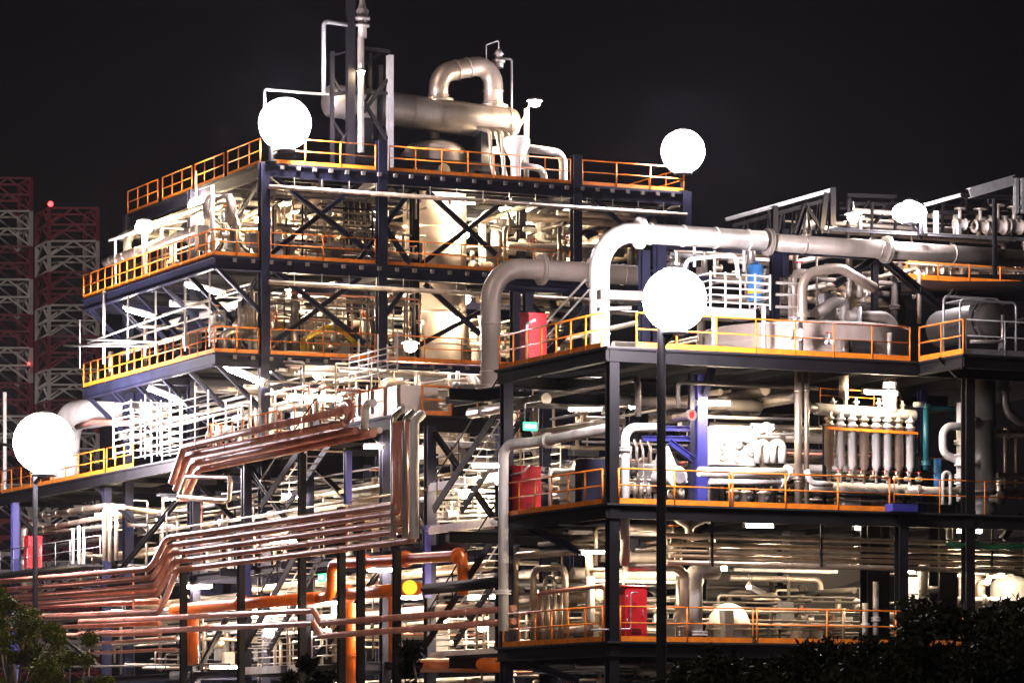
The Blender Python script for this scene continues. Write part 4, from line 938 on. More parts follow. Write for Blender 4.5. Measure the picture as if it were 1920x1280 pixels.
# navy box-steel behind the white cage
for i, (x0, y0, x1, y1) in enumerate(((1250, 462, 1480, 474), (1250, 520, 1340, 524))):
    cb(x0, y0, x1, y1, .18, 'navy', 111.5, 'girder')
for i, (x, y0, y1, r) in enumerate(((1395, 450, 510, .06), (1408, 445, 500, .16), (1340, 470, 520, .05), (1466, 470, 560, .08), (1480, 520, 600, .05))):
    pipe(poly(110.9, [(x, y0), (x, y1)]), r, ('white', 'alu', 'white', 'white', 'white')[i], '%s upright pipe in the shade behind the white cage' % FROML[i], group='uprights behind the white cage')
for i, y in enumerate((530, 552, 575)):
    pipe(poly(109.8, [(1455, y), (1500, y + 2)]), .05, 'white', '%s rung-like bar between the white cage and the tall duct' % ORD[i], group='bars between cage and duct')
# ------------------------------------------------------------------ deck 4, the long western deck, with the pipe rack under it
a4 = 57.0
bC4 = PA(742, 770, a4).y                 # its near corner
bF4 = 190.0
fd = thing('steel_frame', 'long low western deck frame standing in front of the tall back frame', 'steel frame', (a4, bC4, 0))
MB().plate([(a4, bC4), (aB + 8, bC4), (aB + 8, bA + 10), (a4 + 6, bF4), (a4, bF4)], L4 - .06, L4).build('deck', 'deck', fd)
MB().ibeam((a4 + .05, bC4, L4 - .32), (a4 + .05, bF4, L4 - .32), .24, .5, .05).build('edge_girder', 'dark', fd)
MB().ibeam((a4, bC4 + .05, L4 - .36), (aB + 8, bC4 + .05, L4 - .36), .24, .56, .05).build('edge_girder', 'dark', fd)
cols = [PA(x, 900, a4 + .6).y for x in (940, 806, 722, 578, 462, 366, 200, 30)]
for i, b in enumerate(cols):
    MB().ibeam((a4 + .6, b, 0), (a4 + .6, b, L4 - .6), .36, .36, .045, side=(1, 0, 0)).build('column', 'navy', fd)
    MB().ibeam((a4 + 6.2, b, 0), (a4 + 6.2, b, L4 - .6), .3, .3, .04, side=(1, 0, 0)).build('column', 'navy', fd)
    for z in (LM - .3, LL - .2): MB().ibeam((a4 - .6, b, z), (a4 + 6.4, b, z), .2, .34, .035).build('cross_beam', 'navy', fd)
    if i > 1: MB().ibeam((a4 + .1, b + .3, L4 - .5), (a4 + 2.6, b + .3, L4 - 2.7), .2, .2, .03).build('brace', 'dark', fd)
for z in (LM - .25, LL - .2):
    MB().ibeam((a4 + .6, cols[0], z), (a4 + .6, bF4, z), .2, .32, .035).build('long_beam', 'dark', fd)
for b0, b1, z0, z1 in ((cols[0], cols[1], LM, L4 - .8), (cols[3], cols[4], LM, L4 - .8), (cols[3], cols[2], LL, LM - .4), (cols[5], cols[4], LL, LM - .4), (cols[6], cols[5], LM, L4 - .8), (cols[6], cols[7], LL, LM - .4), (cols[1], cols[2], LM + .2, L4 - .8)):
    MB().ibeam((a4 + .75, b0, z0), (a4 + .75, b1, z1), .18, .18, .03).build('brace', 'dark', fd)
MB().ibeam(PA(850, 750, a4 - 2.2), PA(945, 735, a4 - 2.2), .2, .45, .04).build('edge_girder', 'dark', fd)
for x, y0, y1, m in ((652, 845, 945, 'bluesteel'), (462, 1052, 1122, 'bluesteel'), (800, 985, 1120, 'bluesteel')):  # lit stretches of the columns, painted in brighter blue
    MB().ibeam(PA(x, y1, a4 + .3), PA(x, y0, a4 + .3), .26, .26, .03, side=(1, 0, 0)).build('column', m, fd)
MB().ibeam(PA(803, 990, a4 + .2), PA(885, 986, a4 + .2), .2, .24, .03).build('cross_beam', 'bluesteel', fd)
# joists below the deck
for k in range(9):
    b = bC4 + (bF4 - bC4) * (k + .5) / 9
    MB().bar((a4 + .2, b, L4 - .2), (a4 + 6, b, L4 - .2), .1, .26).build('joist', 'dark', fd)
for z, a in ((LM, a4 + 3.4), (LL, a4 + 3.4)):   # inner floors
    MB().plate([(a, cols[0]), (aB + 8, cols[0]), (aB + 8, bA + 12), (a, 186)], z - .06, z).build('inner_floor', 'deck', fd)

G = 'handrails of the long western deck'
ys = [PA(x, 820, a4).y for x in (4, 95, 100, 195, 200, 250, 395, 520, 526, 720)]
railing([(a4, ys[0], L4), (a4, ys[1], L4)], 'western deck handrail at the left edge, beneath the left floodlight', group=G, sp=1.6)
railing([(a4, ys[2], L4), (a4, ys[3], L4)], 'western deck handrail washed out by the left floodlight, before the white duct', group=G, sp=1.7)
railing([(a4, ys[4], L4), (a4, ys[5], L4)], 'short western deck handrail between white duct and scaffold cage', group=G, sp=1.4)
railing([(a4, ys[6], L4), (a4, ys[7], L4)], 'western deck handrail right of the scaffold cage', group=G, sp=1.3)
railing([(a4, ys[8], L4), (a4, ys[9], L4)], 'dim western deck handrail climbing towards the orange gate', group=G, sp=1.6)
x0, x1 = PB(792, 740, bC4).x, PB(845, 740, bC4).x
railing([(x0, bC4, L4), (x1, bC4, L4)], 'bright orange gate-like handrail at the near corner of the western deck', group=G, sp=2.0, r=.05)
railing([(PB(895, 740, bC4 - .5).x, bC4 - .5, L4), (PB(945, 735, bC4 - .5).x, bC4 - .5, L4)], 'orange handrail at the foot of the fat beige pipe', group=G, sp=1.0, r=.035)
# chequer box and grey cladding boxes on the near corner
q = PA(700, 700, a4 + 1.2)
t = thing('equipment_skid', 'pinkish clad equipment box behind the dim rail near the orange gate', 'equipment box', (q.x, q.y, L4))
MB().box((q.x + 1, q.y, L4 + .75), (1.6, 4.5, 1.3)).build('body', 'beige', t)
for k in range(4): MB().bar((q.x + .17, q.y - 2 + 1.3 * k, L4 + .1), (q.x + .17, q.y - 2 + 1.3 * k, L4 + 1.4), .06, .05).build('rib', 'valve', t)
MB().box((q.x + 1, q.y, L4 + .05), (1.5, 4.3, .1)).build('base', 'dark', t)
q = PB(868, 700, bC4 + .8)
t = thing('pump_unit', 'dark pump with round motor beside the orange gate', 'pump', (q.x, q.y, L4))
MB().vessel((q.x - .2, q.y, L4 + 1.0), (q.x + .8, q.y + .1, L4 + 1.0), .36, 18, .35).build('motor', 'greydark', t)
MB().lathe((q.x - .45, q.y, L4 + 1.0), (1, 0, 0), [(0, 0), (0, .34), (.15, .4), (.3, .2)], 16).build('casing', 'valve', t)
MB().box((q.x + .2, q.y, L4 + .3), (1.2, .6, .6)).build('base', 'dark', t)

# floodlight mast at the left
p = PA(82, 830, 52.3); bp = PA(66, 1200, 52.3)
floodlight(p, 1.45, 'huge glaring floodlight on the grey mast at the left edge', (bp.x, bp.y, 0), .13, m='floodleft', pm='dark')
pipe([PA(-5, 832, 52.3), PA(20, 834, 52.3), PA(60, 850, 52.3)], .07, 'dark', 'thin dark outreach arm left of the left floodlight', cat='lamp arm', name='outreach_arm', bend=.5)
q = PA(9, 800, a4 + .3)
pipe([(q.x, q.y, L4), (q.x, q.y, PA(9, 735, a4 + .3).z)], .1, 'white', 'white upright post at the far left edge of the western deck', cat='post', name='upright_post')

# white duct elbow
z_ = PA(150, 775, a4 + 1.9)
pipe([(a4 + 1.9, PA(122, 860, a4 + 1.9).y, L4), (a4 + 1.9, PA(122, 780, a4 + 1.9).y, z_.z), (a4 + 1.9, PA(205, 790, a4 + 1.9).y, z_.z - .2), (a4 + 3.6, PA(230, 790, a4 + 1.9).y, z_.z - .4)], .72, 'white', 'great white duct bending over beside the left floodlight', cat='duct', name='air_duct', bend=1.6, n=24)
pipe([PA(145, 800, a4 + .8), PA(175, 790, a4 + .8), PA(240, 793, a4 + .8), PA(310, 775, a4 + .8)], .14, 'pink', 'pink pipe passing under the great white duct', bend=.5, n=12)
cage(246, 338, 748, 852, PA(290, 840, a4 + .4).y, 'tall white scaffold cage on the western deck', rows=8, cols=6, r=.035, dz=2.4)
# scaffold cages running along the deck edge
def cage_v(x0, x1, y0, y1, a, label, rows, cols, m='white', r=.03):
    A, B = PA(x0, y1, a), PA(x1, y1, a); zt = PA((x0 + x1) / 2, y0, a).z; zb = PA((x0 + x1) / 2, y1, a).z
    t = thing('scaffold_cage', label, 'scaffold', A)
    for k in range(cols):
        b = A.y + (B.y - A.y) * k / (cols - 1)
        MB().tube([(a, b, zb), (a, b, zt + (.5 if k % 2 else 0))], r * 1.2, 6).build('upright', m, t)
    for k in range(rows):
        z = zb + (zt - zb) * (k + .4) / rows
        MB().tube([(a, A.y, z), (a, B.y, z)], r, 6).build('rail', m, t)
    return t
cage_v(250, 390, 748, 850, a4 + .25, 'white scaffold grid standing along the western deck edge', 7, 7)
cage_v(655, 745, 652, 706, a4 + 2.2, 'small white railed cage below the middle of the tall frame', 5, 6)
cage_v(400, 470, 770, 830, a4 + .6, 'low white scaffold rails right of the scaffold grid', 3, 4)

# ------------------------------------------------------------------ pink pipe rack
aR = 53.6
GP = 'pink pipes of the '
def run(pts, r, label, grp, a=aR, m='pink', bands=2.3):
    return pipe([PA(x, y, a) for x, y in pts], r, m, label, group=grp, n=12, bend=.32, bands=bands)
# upper rack
up = [((352, 832), (470, 806), (652, 762), (684, 752), (684, 812)), ]
U = [([(650, 768), (452, 812), (345, 838), (322, 905)], .15), ([(648, 793), (452, 832), (352, 853), (330, 918)], .15), ([(668, 806), (470, 846), (362, 868), (338, 926)], .15), ([(700, 812), (480, 858), (372, 880), (346, 934)], .15)]
for i, (pts, r) in enumerate(U):
    run(pts, r, '%s of four pink pipes in the upper rack under the western deck' % ORD[i], 'pink pipes of the upper rack', a=aR + .35 * i + .5)
run([(640, 758), (655, 752), (662, 772), (648, 790)], .13, 'curled end of a dim pink pipe below the dim handrail', None, a=aR + .9, bands=0)
pipe([PA(700, 755, aR + 1.5), PA(684, 757, aR + 1.5), PA(684, 806, aR + 1.5)], .15, 'white', 'short white upright elbow at the right end of the upper pink rack', bend=.35, n=12)
pipe([PA(612, 812, aR + 1.9), PA(712, 806, aR + 1.9)], .12, 'beige', 'short beige pipe stub behind the white elbow', n=10)
pipe([PA(336, 932, aR + .6), PA(350, 893, aR + .6), PA(432, 895, aR + .6), PA(430, 938, aR + .6), PA(336, 930, aR + .6)], .09, 'cream', 'cream rectangular pipe loop under the upper pink rack', bend=.2, n=10)
# middle rack: five pipes, dog-leg at the left, risers at the right
M5 = [((742, 945), (312, 1008), (282, 1066), (0, 1078)), ((750, 960), (318, 1022), (288, 1082), (0, 1096)), ((758, 976), (322, 1037), (292, 1098), (0, 1112)), ((766, 993), (328, 1052), (296, 1114), (0, 1128)), ((778, 1011), (332, 1068), (300, 1148), (0, 1143))]
tops = (792, 789, 796, 790, 797)
for i, pts in enumerate(M5):
    (xr, yr), p1, p2, p3 = pts
    aa = aR + .06 * i
    zr = PA(xr, yr, aa).z
    R1 = PA(xr, yr, aa); L1_ = PA(p1[0], p1[1], aa)
    zz2 = PA(p2[0], p2[1], aa - .9); zz3 = PA(p3[0], p3[1] + 0, aa - .9)
    path = [V(aa, R1.y, PA(xr, tops[i], aa).z), V(aa, R1.y, zr), V(aa, L1_.y, L1_.z), zz2, V(aa - .9, zz3.y + 4, zz2.z + (zz3.z - zz2.z) * .6)]
    pipe(path, .125, 'pink', '%s of five stacked pink pipes with dog-leg and risers' % ORD[i], group='stacked pink pipes of the middle rack', n=12, bend=.3, bands=2.6)
for i, (x, r) in enumerate(((738, .12), (760, .12), (777, .17))):
    P = [PA(x + 14, 768 + 4 * i, aR + .5), PA(x, 782 + 4 * i, aR + .1), PA(x, 1008, aR - .05)]
    pipe(P, r, ('alu', 'alu', 'white')[i], '%s silver riser pipe beside the blue column at the right end of the rack' % ('left', 'middle', 'right, brightest')[i], group='silver riser pipes', bend=.3, n=14)
# lower left pipes running out of the frame
for i, (y0, y1) in enumerate(((1095, 1110), (1118, 1126), (1134, 1146), (1158, 1166), (1176, 1180))):
    run([(300, y0 + 10), (-20, y1 + 14)], .1, '%s of five lower pink pipes reaching the left edge' % ORD[i], 'lower pink pipes at the left edge', a=aR + .5 + .3 * (i % 2))
for i, (y0, y1, y2) in enumerate(((1165, 1148, 1142), (1188, 1172, 1166))):
    run([(150, y0), (588, y1 - 4), (602, y1 + 20), (964, y2 - 2)], .115, '%s of two low pink pipes with a small jog, ending at the corner column' % ('upper', 'lower')[i], 'two low pink pipes with a jog', a=aR - .25)
for i, (y0, y1) in enumerate(((1206, 1196), (1224, 1216))):
    run([(170, y0), (330, y1)], .07, '%s of two thin pink pipes above the bushes at the left' % ('upper', 'lower')[i], None, a=aR - .1)
rk = thing('pipe_rack', 'dark upright rack posts carrying the stacked pink pipes', 'pipe rack', PA(640, 1200, aR + .28))
for x, y0, y1 in ((640, 950, 1290), (676, 1030, 1290), (744, 1030, 1290), (344, 1060, 1290), (566, 850, 1290), (452, 1000, 1290)):
    A0, A1 = PA(x, y0, aR + .36), PA(x, y1, aR + .36)
    MB().ibeam((A0.x, A0.y, 0), A0, .26, .26, .03, side=(1, 0, 0)).build('post', 'dark', rk)
for x, y0, y1 in ((650, 948, 1036), (455, 985, 1052), (250, 1060, 1150)):
    MB().bar(PA(x, y0, aR + .17), PA(x, y1, aR + .17), .08, .05).build('clamp_strip', 'pink', rk)
# orange pipes
aO = aR + 1.4
OG = 'orange pipes low in the rack'
pipe([PA(325, 1142, aO), PA(595, 1120, aO)], .235, 'oranged', 'left length of orange pipe low in the rack', group=OG, n=16, flanges=(.5,))
pipe([PA(640, 1114, aO), PA(782, 1102, aO)], .235, 'oranged', 'right length of orange pipe ending at the yellow lamp', group=OG, n=16, flanges=(.08,))
pipe([PA(595, 1122, aO + .1), PA(622, 1116, aO + .1), PA(622, 1056, aO + .1), PA(868, 1041, aO + .1), PA(868, 1115, aO + .1)], .2, 'oranged', 'orange pipe with a tall elbow above the orange run', bend=.45, n=16, flanges=(.35, .6, .9), group=OG)
pipe([PA(690, 1112, aO + .05), PA(738, 1108, aO + .05), PA(738, 1240, aO + .05)], .2, 'oranged', 'orange elbow dropping from the right orange length', bend=.5, n=16, group=OG)
pipe([PA(657, 1130, aO + .8), PA(657, 1290, aO + .8)], .2, 'oranged', 'orange upright pipe behind the low pink pipes', n=16, flanges=(.6,), group=OG)
pipe([PA(362, 1145, aO + .4), PA(362, 1245, aO + .4)], .24, 'oranged', 'thick orange upright pipe stub at the left, behind the low pipes', n=16, flanges=(.1,), group=OG)
pipe([PA(770, 1246, aO - .4), PA(942, 1246, aO - .4)], .26, 'oranged', 'orange pipe just above the centre bush', n=16, group=OG)
q = PA(785, 1101, aO - .1)
q = q + V(-.35, 0, 0)
t = thing('marker_lamp', 'round glowing yellow lamp at the right end of the orange pipe', 'lamp', q)
MB().ball(q, .27, 20, 12).build('globe', 'yellowlamp', t)
MB().lathe(q + V(0, .18, 0), (0, 1, 0), [(0, .2), (0, .27), (.1, .27), (.1, .1), (.35, .1)], 16, False).build('socket', 'oranged', t)
pipe([PA(797, 1104, aO - .6), PA(945, 1090, aO - .6)], .2, 'dark', 'dark brown horizontal beam right of the yellow lamp', cat='beam', name='support_beam', n=4)
tg = PA(604, 1082, aO + .3)
t = thing('exit_sign', 'small pale green lit sign left of the tall orange elbow', 'sign', tg)
MB().box(tg, (.06, .7, .3)).build('case', 'exit', t); MB().box(tg + V(-.036, 0, 0), (.012, .5, .14)).build('light_band', 'exitw', t)

# ------------------------------------------------------------------ zig-zag stairs
def stair(a, b0, z0, b1, z1, label, w=1.1):      # from the low end (b0, z0) to the high end (b1, z1)
    t = thing('stair_flight', label, 'stairs', (a, b0, z0), 'zig-zag stairs')
    for s in (0, w):
        MB().bar((a + s, b0, z0 + .05), (a + s, b1, z1 + .05), .06, .3, side=(1, 0, 0)).build('stringer', 'dark', t)
    n = max(4, int((z1 - z0) / .22))
    st = MB()
    for k in range(n):
        f = (k + .5) / n
        st.box((a + w / 2, b0 + (b1 - b0) * f, z0 + (z1 - z0) * f + .1), (w - .08, .26, .03))
    st.build('treads', 'white', t)
    for s in (0, w):
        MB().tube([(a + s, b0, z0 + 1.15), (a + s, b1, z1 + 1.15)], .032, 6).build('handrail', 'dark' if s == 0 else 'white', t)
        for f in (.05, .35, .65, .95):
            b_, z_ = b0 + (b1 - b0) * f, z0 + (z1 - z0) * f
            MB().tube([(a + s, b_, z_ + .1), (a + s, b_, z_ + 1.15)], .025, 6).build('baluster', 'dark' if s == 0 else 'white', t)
    return t
def landing(a, b0, b1, z, label, w=2.4):
    t = thing('stair_landing', label, 'landing', (a, b0, z), 'white stair landings')
    MB().box((a + w / 2, (b0 + b1) / 2, z - .05), (w, abs(b1 - b0), .08)).build('floor', 'white', t)
    MB().bar((a, b0, z - .2), (a, b1, z - .2), .1, .24).build('edge_beam', 'white', t)
    for k in range(5):
        b = b0 + (b1 - b0) * k / 4
        MB().tube([(a + w, b, z), (a + w, b, z + 1.1)], .03, 6).build('post', 'white', t)
    for h in (.4, .75, 1.1): MB().tube([(a + w, b0, z + h), (a + w, b1, z + h)], .03, 6).build('rail', 'white', t)
    return t
aS = 55.3
q0, q1 = PA(800, 1208, aS), PA(942, 985, aS)
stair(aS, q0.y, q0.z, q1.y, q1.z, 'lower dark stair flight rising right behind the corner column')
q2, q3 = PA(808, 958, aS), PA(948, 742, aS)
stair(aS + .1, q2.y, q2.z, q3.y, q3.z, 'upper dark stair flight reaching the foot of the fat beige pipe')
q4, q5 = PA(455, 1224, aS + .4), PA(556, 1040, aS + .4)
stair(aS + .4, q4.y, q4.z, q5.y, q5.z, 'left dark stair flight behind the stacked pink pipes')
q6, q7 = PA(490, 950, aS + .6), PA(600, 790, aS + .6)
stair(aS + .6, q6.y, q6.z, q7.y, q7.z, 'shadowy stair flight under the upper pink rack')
for i, (x0, x1, y, lb) in enumerate(((806, 945, 985, 'brightly lit white stair landing right of the blue-lit column'), (806, 945, 1222, 'lowest white stair landing above the centre bush'), (450, 560, 1250, 'white stair landing low at the left stair'), (806, 938, 905, 'white landing half way up behind the upper flight'))):
    A0, A1 = PA(x0, y, aS + 1.4), PA(x1, y, aS + 1.4)
    landing(aS + 1.4, A0.y, A1.y, A0.z, lb)
t = thing('stair_backing', 'white ladder-like service rack behind the upper stairs', 'rack', PA(880, 985, aS + 4.2))
for k in range(9):
    y = 905 + k * 9
    MB().bar(PA(820, y, aS + 4.2), PA(935, y - 3, aS + 4.2), .06, .07).build('rung', 'white', t)
for x in (822, 860, 900, 934): MB().bar(PA(x, 985, aS + 4.25), PA(x, 880, aS + 4.25), .07).build('upright', 'white', t)
cage_v(448, 562, 1178, 1248, aS + 2.6, 'white railing panel of the left stair landing', 6, 6)
cage_v(585, 640, 1180, 1235, aS + 2.2, 'white railing panel left of the orange upright pipe', 3, 3)
cage_v(810, 940, 1180, 1222, aS + 2.9, 'white railing panel of the lowest right landing', 4, 5)

# ------------------------------------------------------------------ equipment at the far left below the western deck
p = PA(62, 1068, a4 - .8); cabinet((p.x, p.y, p.z), 'red hose cabinet at the far left beside the grey mast', h=1.5, w=.7)
tag(MB().box((a4 - .2, (PA(-10, 1068, a4).y + PA(190, 1060, a4).y) / 2, p.z - .06), (2.2, 14.5, .1)).build('walkway_plate', 'deck'), 'narrow walkway plate under the far left red cabinet', 'walkway')
railing([(a4 - 1.2, PA(0, 1068, a4 - 1.2).y, p.z), (a4 - 1.2, PA(188, 1068, a4 - 1.2).y, p.z)], 'grey handrail beside the far left red cabinet', m='galv', toe=False, group=None, sp=2.2, r=.022)
for i, (x, y0, y1) in enumerate(((137, 990, 1060), (148, 985, 1060), (157, 990, 1058), (198, 950, 1050), (206, 948, 1052), (218, 955, 1050))):
    pipe([PA(x, y1, a4 - .3), PA(x, y0, a4 - .3)], (.07, .08, .06, .11, .1, .1)[i], 'white' if i < 3 else 'cream', '%s upright pipe at the far left walkway' % FROML[i], group='uprights at the far left walkway', n=8)
for i, (y0, y1, r) in enumerate(((968, 948, .14), (992, 968, .12), (1000, 985, .08))):
    pipe([PA(72, y0, a4 - .1), PA(198, y1, a4 - .1)] + ([PA(232, y1 + 2, a4 - .1)] if i == 0 else []), r, 'cream', '%s cream pipe sloping towards the far left uprights' % ORD[i], group='cream pipes at the far left', n=10, bands=2)
pipe([PA(196, 1050, a4 - .5), PA(196, 945, a4 - .5), PA(300, 962, a4 + 2.5)], .12, 'cream', 'cream bent pipe arching at the far left walkway', bend=.4, n=10)
MB_q = PA(28, 960, a4 + .1)
tag(MB().ibeam((MB_q.x, MB_q.y, 0), (MB_q.x, MB_q.y, L4 - .5), .34, .34, .04, side=(1, 0, 0)).build('support_column', 'bluesteel'), 'purple-blue column at the left edge under the western deck', 'column')
pipe([PA(420, 940, a4 - .2), PA(355, 934, a4 - .2), PA(352, 880, a4 - .2)], .1, 'cream', 'cream L-shaped pipe under the left end of the upper rack', bend=.25, n=10)
pipe([PA(0, 1252, a4 - 1.5), PA(430, 1244, a4 - 1.5), PA(430, 1250, a4 - 1.5)], .05, 'greydark', 'thin grey rail low behind the left bush', bend=.1)
# ------------------------------------------------------------------ lamps inside the plant
def tube_a(x0, y0, x1, y1, a, label, **k): return tube_light(PA(x0, y0, a), PA(x1, y1, a), label, **k)
def tube_b(x0, y0, x1, y1, b, label, **k): return tube_light(PB(x0, y0, b), PB(x1, y1, b), label, **k)
# west galleries
p = PA(365, 541, aW2 + .9); tube_light(p + V(-.1, .9, .28), p + V(1.0, -.9, -.28), 'big slanted tube lamp under the middle deck west gallery', r=.1, m='bigtube')
p = PA(246, 586, aW2 + .9); tube_light(p + V(-.1, .8, .26), p + V(.9, -.8, -.26), 'farther slanted tube lamp under the middle deck west gallery', r=.095, m='bigtube')
p = PA(432, 700, aW2 + 1.0); tube_light(p + V(-.1, 1.2, .5), p + V(1.2, -1.1, -.5), 'broad slanted tube lamp under the lower deck west gallery', r=.12, m='bigtube')
p = PA(298, 742, aW2 + 1.0); tube_light(p + V(-.1, 1.0, .4), p + V(1.0, -1.0, -.4), 'farther tube lamp under the lower deck west gallery', r=.095, m='bigtube')
# tall frame
bulb_lamp(PB(550, 388, bA + 5), 'round lamp under the top deck left of the second column', .34)
bulb_lamp(PB(552, 551, bA + 4), 'round lamp under the middle deck left of the second column', .3)
bulb_lamp(PB(709, 400, bA + 3), 'tiny round lamp just left of the second column, upper storey', .13)
bulb_lamp(PB(720, 558, bA + 3), 'small round lamp just right of the second column, lower storey', .14)
bulb_lamp(PB(948, 400, 157), 'round lamp on the white pipe cluster right of the big column', .36)
tube_b(843, 378, 890, 378, 154.0, 'tube lamp right of the domed vessel under the top deck', r=.11)
bulb_lamp(PB(485, 412, bA + 3), 'round lamp beside the corner column under the top deck', .16)
bulb_lamp(PB(400, 454, bA + 10), 'round lamp deep under the top deck at the left', .24)
tube_b(1045, 402, 1100, 404, 156, 'tube lamp behind the third column under the top deck', r=.09)
bulb_lamp(PB(870, 560, 158), 'round lamp right of the big column below the middle deck', .3)
bulb_lamp(PB(600, 700, 156), 'round lamp below the lower deck, left half', .34)
bulb_lamp(PB(690, 600, 160), 'round lamp deep in the lower storey behind the braces', .3)
tube_b(540, 745, 640, 748, 147, 'tube lamp behind the dim western handrail', r=.1)
bulb_lamp(PA(500, 690, a4 + 4), 'round lamp low behind the corner column', .3)
bulb_lamp(PA(770, 650, a4 + 5), 'round lamp behind the small white cage', .26)
bulb_lamp(PB(872, 440, 154.2), 'round lamp close to the big column in the upper storey', .2)
bulb_lamp(PB(862, 600, 154.2), 'round lamp close to the big column in the lower storey', .2)
# right frame
tube_b(1306, 757, 1369, 757, 108.4, 'tube lamp on the head of the blue-lit column', r=.05)
tube_b(1617, 735, 1682, 737, 108.2, 'tube lamp above the white tube bank', r=.055)
tube_a(1068, 767, 1130, 767, aB + 2, 'dim tube lamp under the upper deck right of the green exit sign', r=.05, m='dimtube')
tube_b(1410, 801, 1450, 802, 107.9, 'tube lamp just above the white U-bends', r=.05)
tube_a(1085, 1035, 1136, 1035, aB + .3, 'tube lamp under the mid deck beside the nested arches', r=.035)
tube_b(1330, 1066, 1362, 1065, 108.3, 'tube lamp over the thick white pipe at the low deck', r=.07)
tube_b(1868, 1073, 1900, 1070, 108.6, 'tube lamp over the rightmost bright tank', r=.06)
tube_b(1690, 1070, 1715, 1070, 109.0, 'tube lamp over the leftmost bright tank', r=.06)
tube_b(1800, 1066, 1826, 1066, 109.0, 'tube lamp over the middle bright tank', r=.05)
tube_b(1175, 1066, 1215, 1066, 109.5, 'tube lamp behind the low deck red cabinet', r=.05)
bulb_lamp(PB(1185, 762, 111), 'round lamp high in the gloom right of the corner column', .1, m='dimtube')
# rack and lower left
tube_a(685, 838, 718, 838, a4 + .2, 'tube lamp under the right end of the upper pink rack', r=.06)
tube_a(888, 873, 940, 873, aS + 1.2, 'tube lamp over the upper stair landing', r=.06)
tube_a(531, 931, 572, 931, a4 + .3, 'tube lamp above the stacked pink pipes', r=.06)
tube_a(350, 1100, 396, 1100, a4 + .5, 'tube lamp right of the pink dog-leg', r=.06)
tube_a(450, 1020, 560, 1012, a4 + 2.5, 'long tube lamp behind the stacked pink pipes', r=.07)
tube_a(690, 1068, 745, 1068, a4 + .5, 'tube lamp under the orange crosspipe', r=.05)
tube_a(738, 1120, 788, 1120, a4 + .6, 'tube lamp below the round yellow lamp', r=.05)
tube_a(596, 1130, 650, 1130, a4 + .9, 'tube lamp below the orange run', r=.05)
tube_a(880, 1120, 935, 1118, a4 + 2.0, 'tube lamp behind the lower stair flight', r=.06)
tube_a(165, 1133, 205, 1132, a4 + 1, 'tube lamp low among the far left pipes', r=.06)
tube_a(470, 1155, 540, 1150, a4 + 2.2, 'tube lamp over the left stair landing', r=.07)
tube_a(310, 935, 340, 934, a4 + 3, 'tube lamp deep under the western deck', r=.06)
tube_a(180, 965, 230, 962, a4 + 3.5, 'tube lamp behind the far left uprights', r=.06)
tube_a(395, 1250, 470, 1250, a4 + 1.5, 'tube lamp at ground level below the left landing', r=.05)
bulb_lamp(PA(830, 1165, a4 + 2), 'round lamp under the lower stair flight', .14)
bulb_lamp(PB(1404, 1100, 108.4), 'added fill lamp right above the bright round vessel', .07)  # extra lamp added to brighten the vessel below
bulb_lamp(PB(1852, 1090, 108.8), 'round lamp between the middle and rightmost bright tanks', .09)
bulb_lamp(PB(932, 283, 154.4), 'round lamp among the downpipes under the exchanger right end', .2)
bulb_lamp(PA(872, 925, aS + 3.4), 'added fill lamp behind the brightly lit white landing', .24)  # added to brighten the stair landing
bulb_lamp(PA(905, 1175, aS + 3.2), 'added fill lamp behind the lowest right landing', .2)  # fill added for the lowest landing
bulb_lamp(PA(505, 1185, aS + 3.4), 'added fill lamp behind the left stair landing', .24)  # extra lamp put in to lift the left landing
tube_b(1395, 985, 1450, 986, 108.6, 'added left fill tube over the five long cream pipes', r=.05)  # three tubes added to put highlights on the pipes
tube_b(1600, 990, 1660, 991, 108.6, 'added middle fill tube over the five long cream pipes', r=.05)
tube_b(1780, 995, 1840, 996, 108.6, 'added right fill tube over the five long cream pipes', r=.05)
# ------------------------------------------------------------------ process equipment inside the storeys
def eq_vessel(c, r, h, label, m='cream', group=None, legs=True):
    c = Vector(c); t = thing('upright_vessel', label, 'vessel', c, group)
    MB().vessel(c + V(0, 0, .35), c + V(0, 0, .35 + h), r, 22, .5).build('shell', m, t)
    for k in range(3):
        g = k * 2.1 + .5; MB().bar(c + V(r * .8 * math.cos(g), r * .8 * math.sin(g), 0), c + V(r * .8 * math.cos(g), r * .8 * math.sin(g), .7), .08).build('leg', 'dark', t)
    MB().lathe(c + V(0, 0, h + .3), (0, 0, 1), [(0, r * .3), (.2, r * .3), (.2, r * .45), (.28, r * .45), (.28, 0)], 12).build('top_nozzle', m, t)
    MB().lathe(c + V(0, -r * .95, h * .5 + .35), (0, -1, 0), [(0, r * .25), (.18, r * .25), (.18, r * .4), (.25, r * .4), (.25, 0)], 12).build('side_nozzle', 'valve', t)
    MB().lathe(c + V(0, 0, h * .72 + .35), (0, 0, 1), [(0, r), (0, r * 1.04), (.06, r * 1.04), (.06, r)], 22, False).build('cladding_band', m, t)
    return t
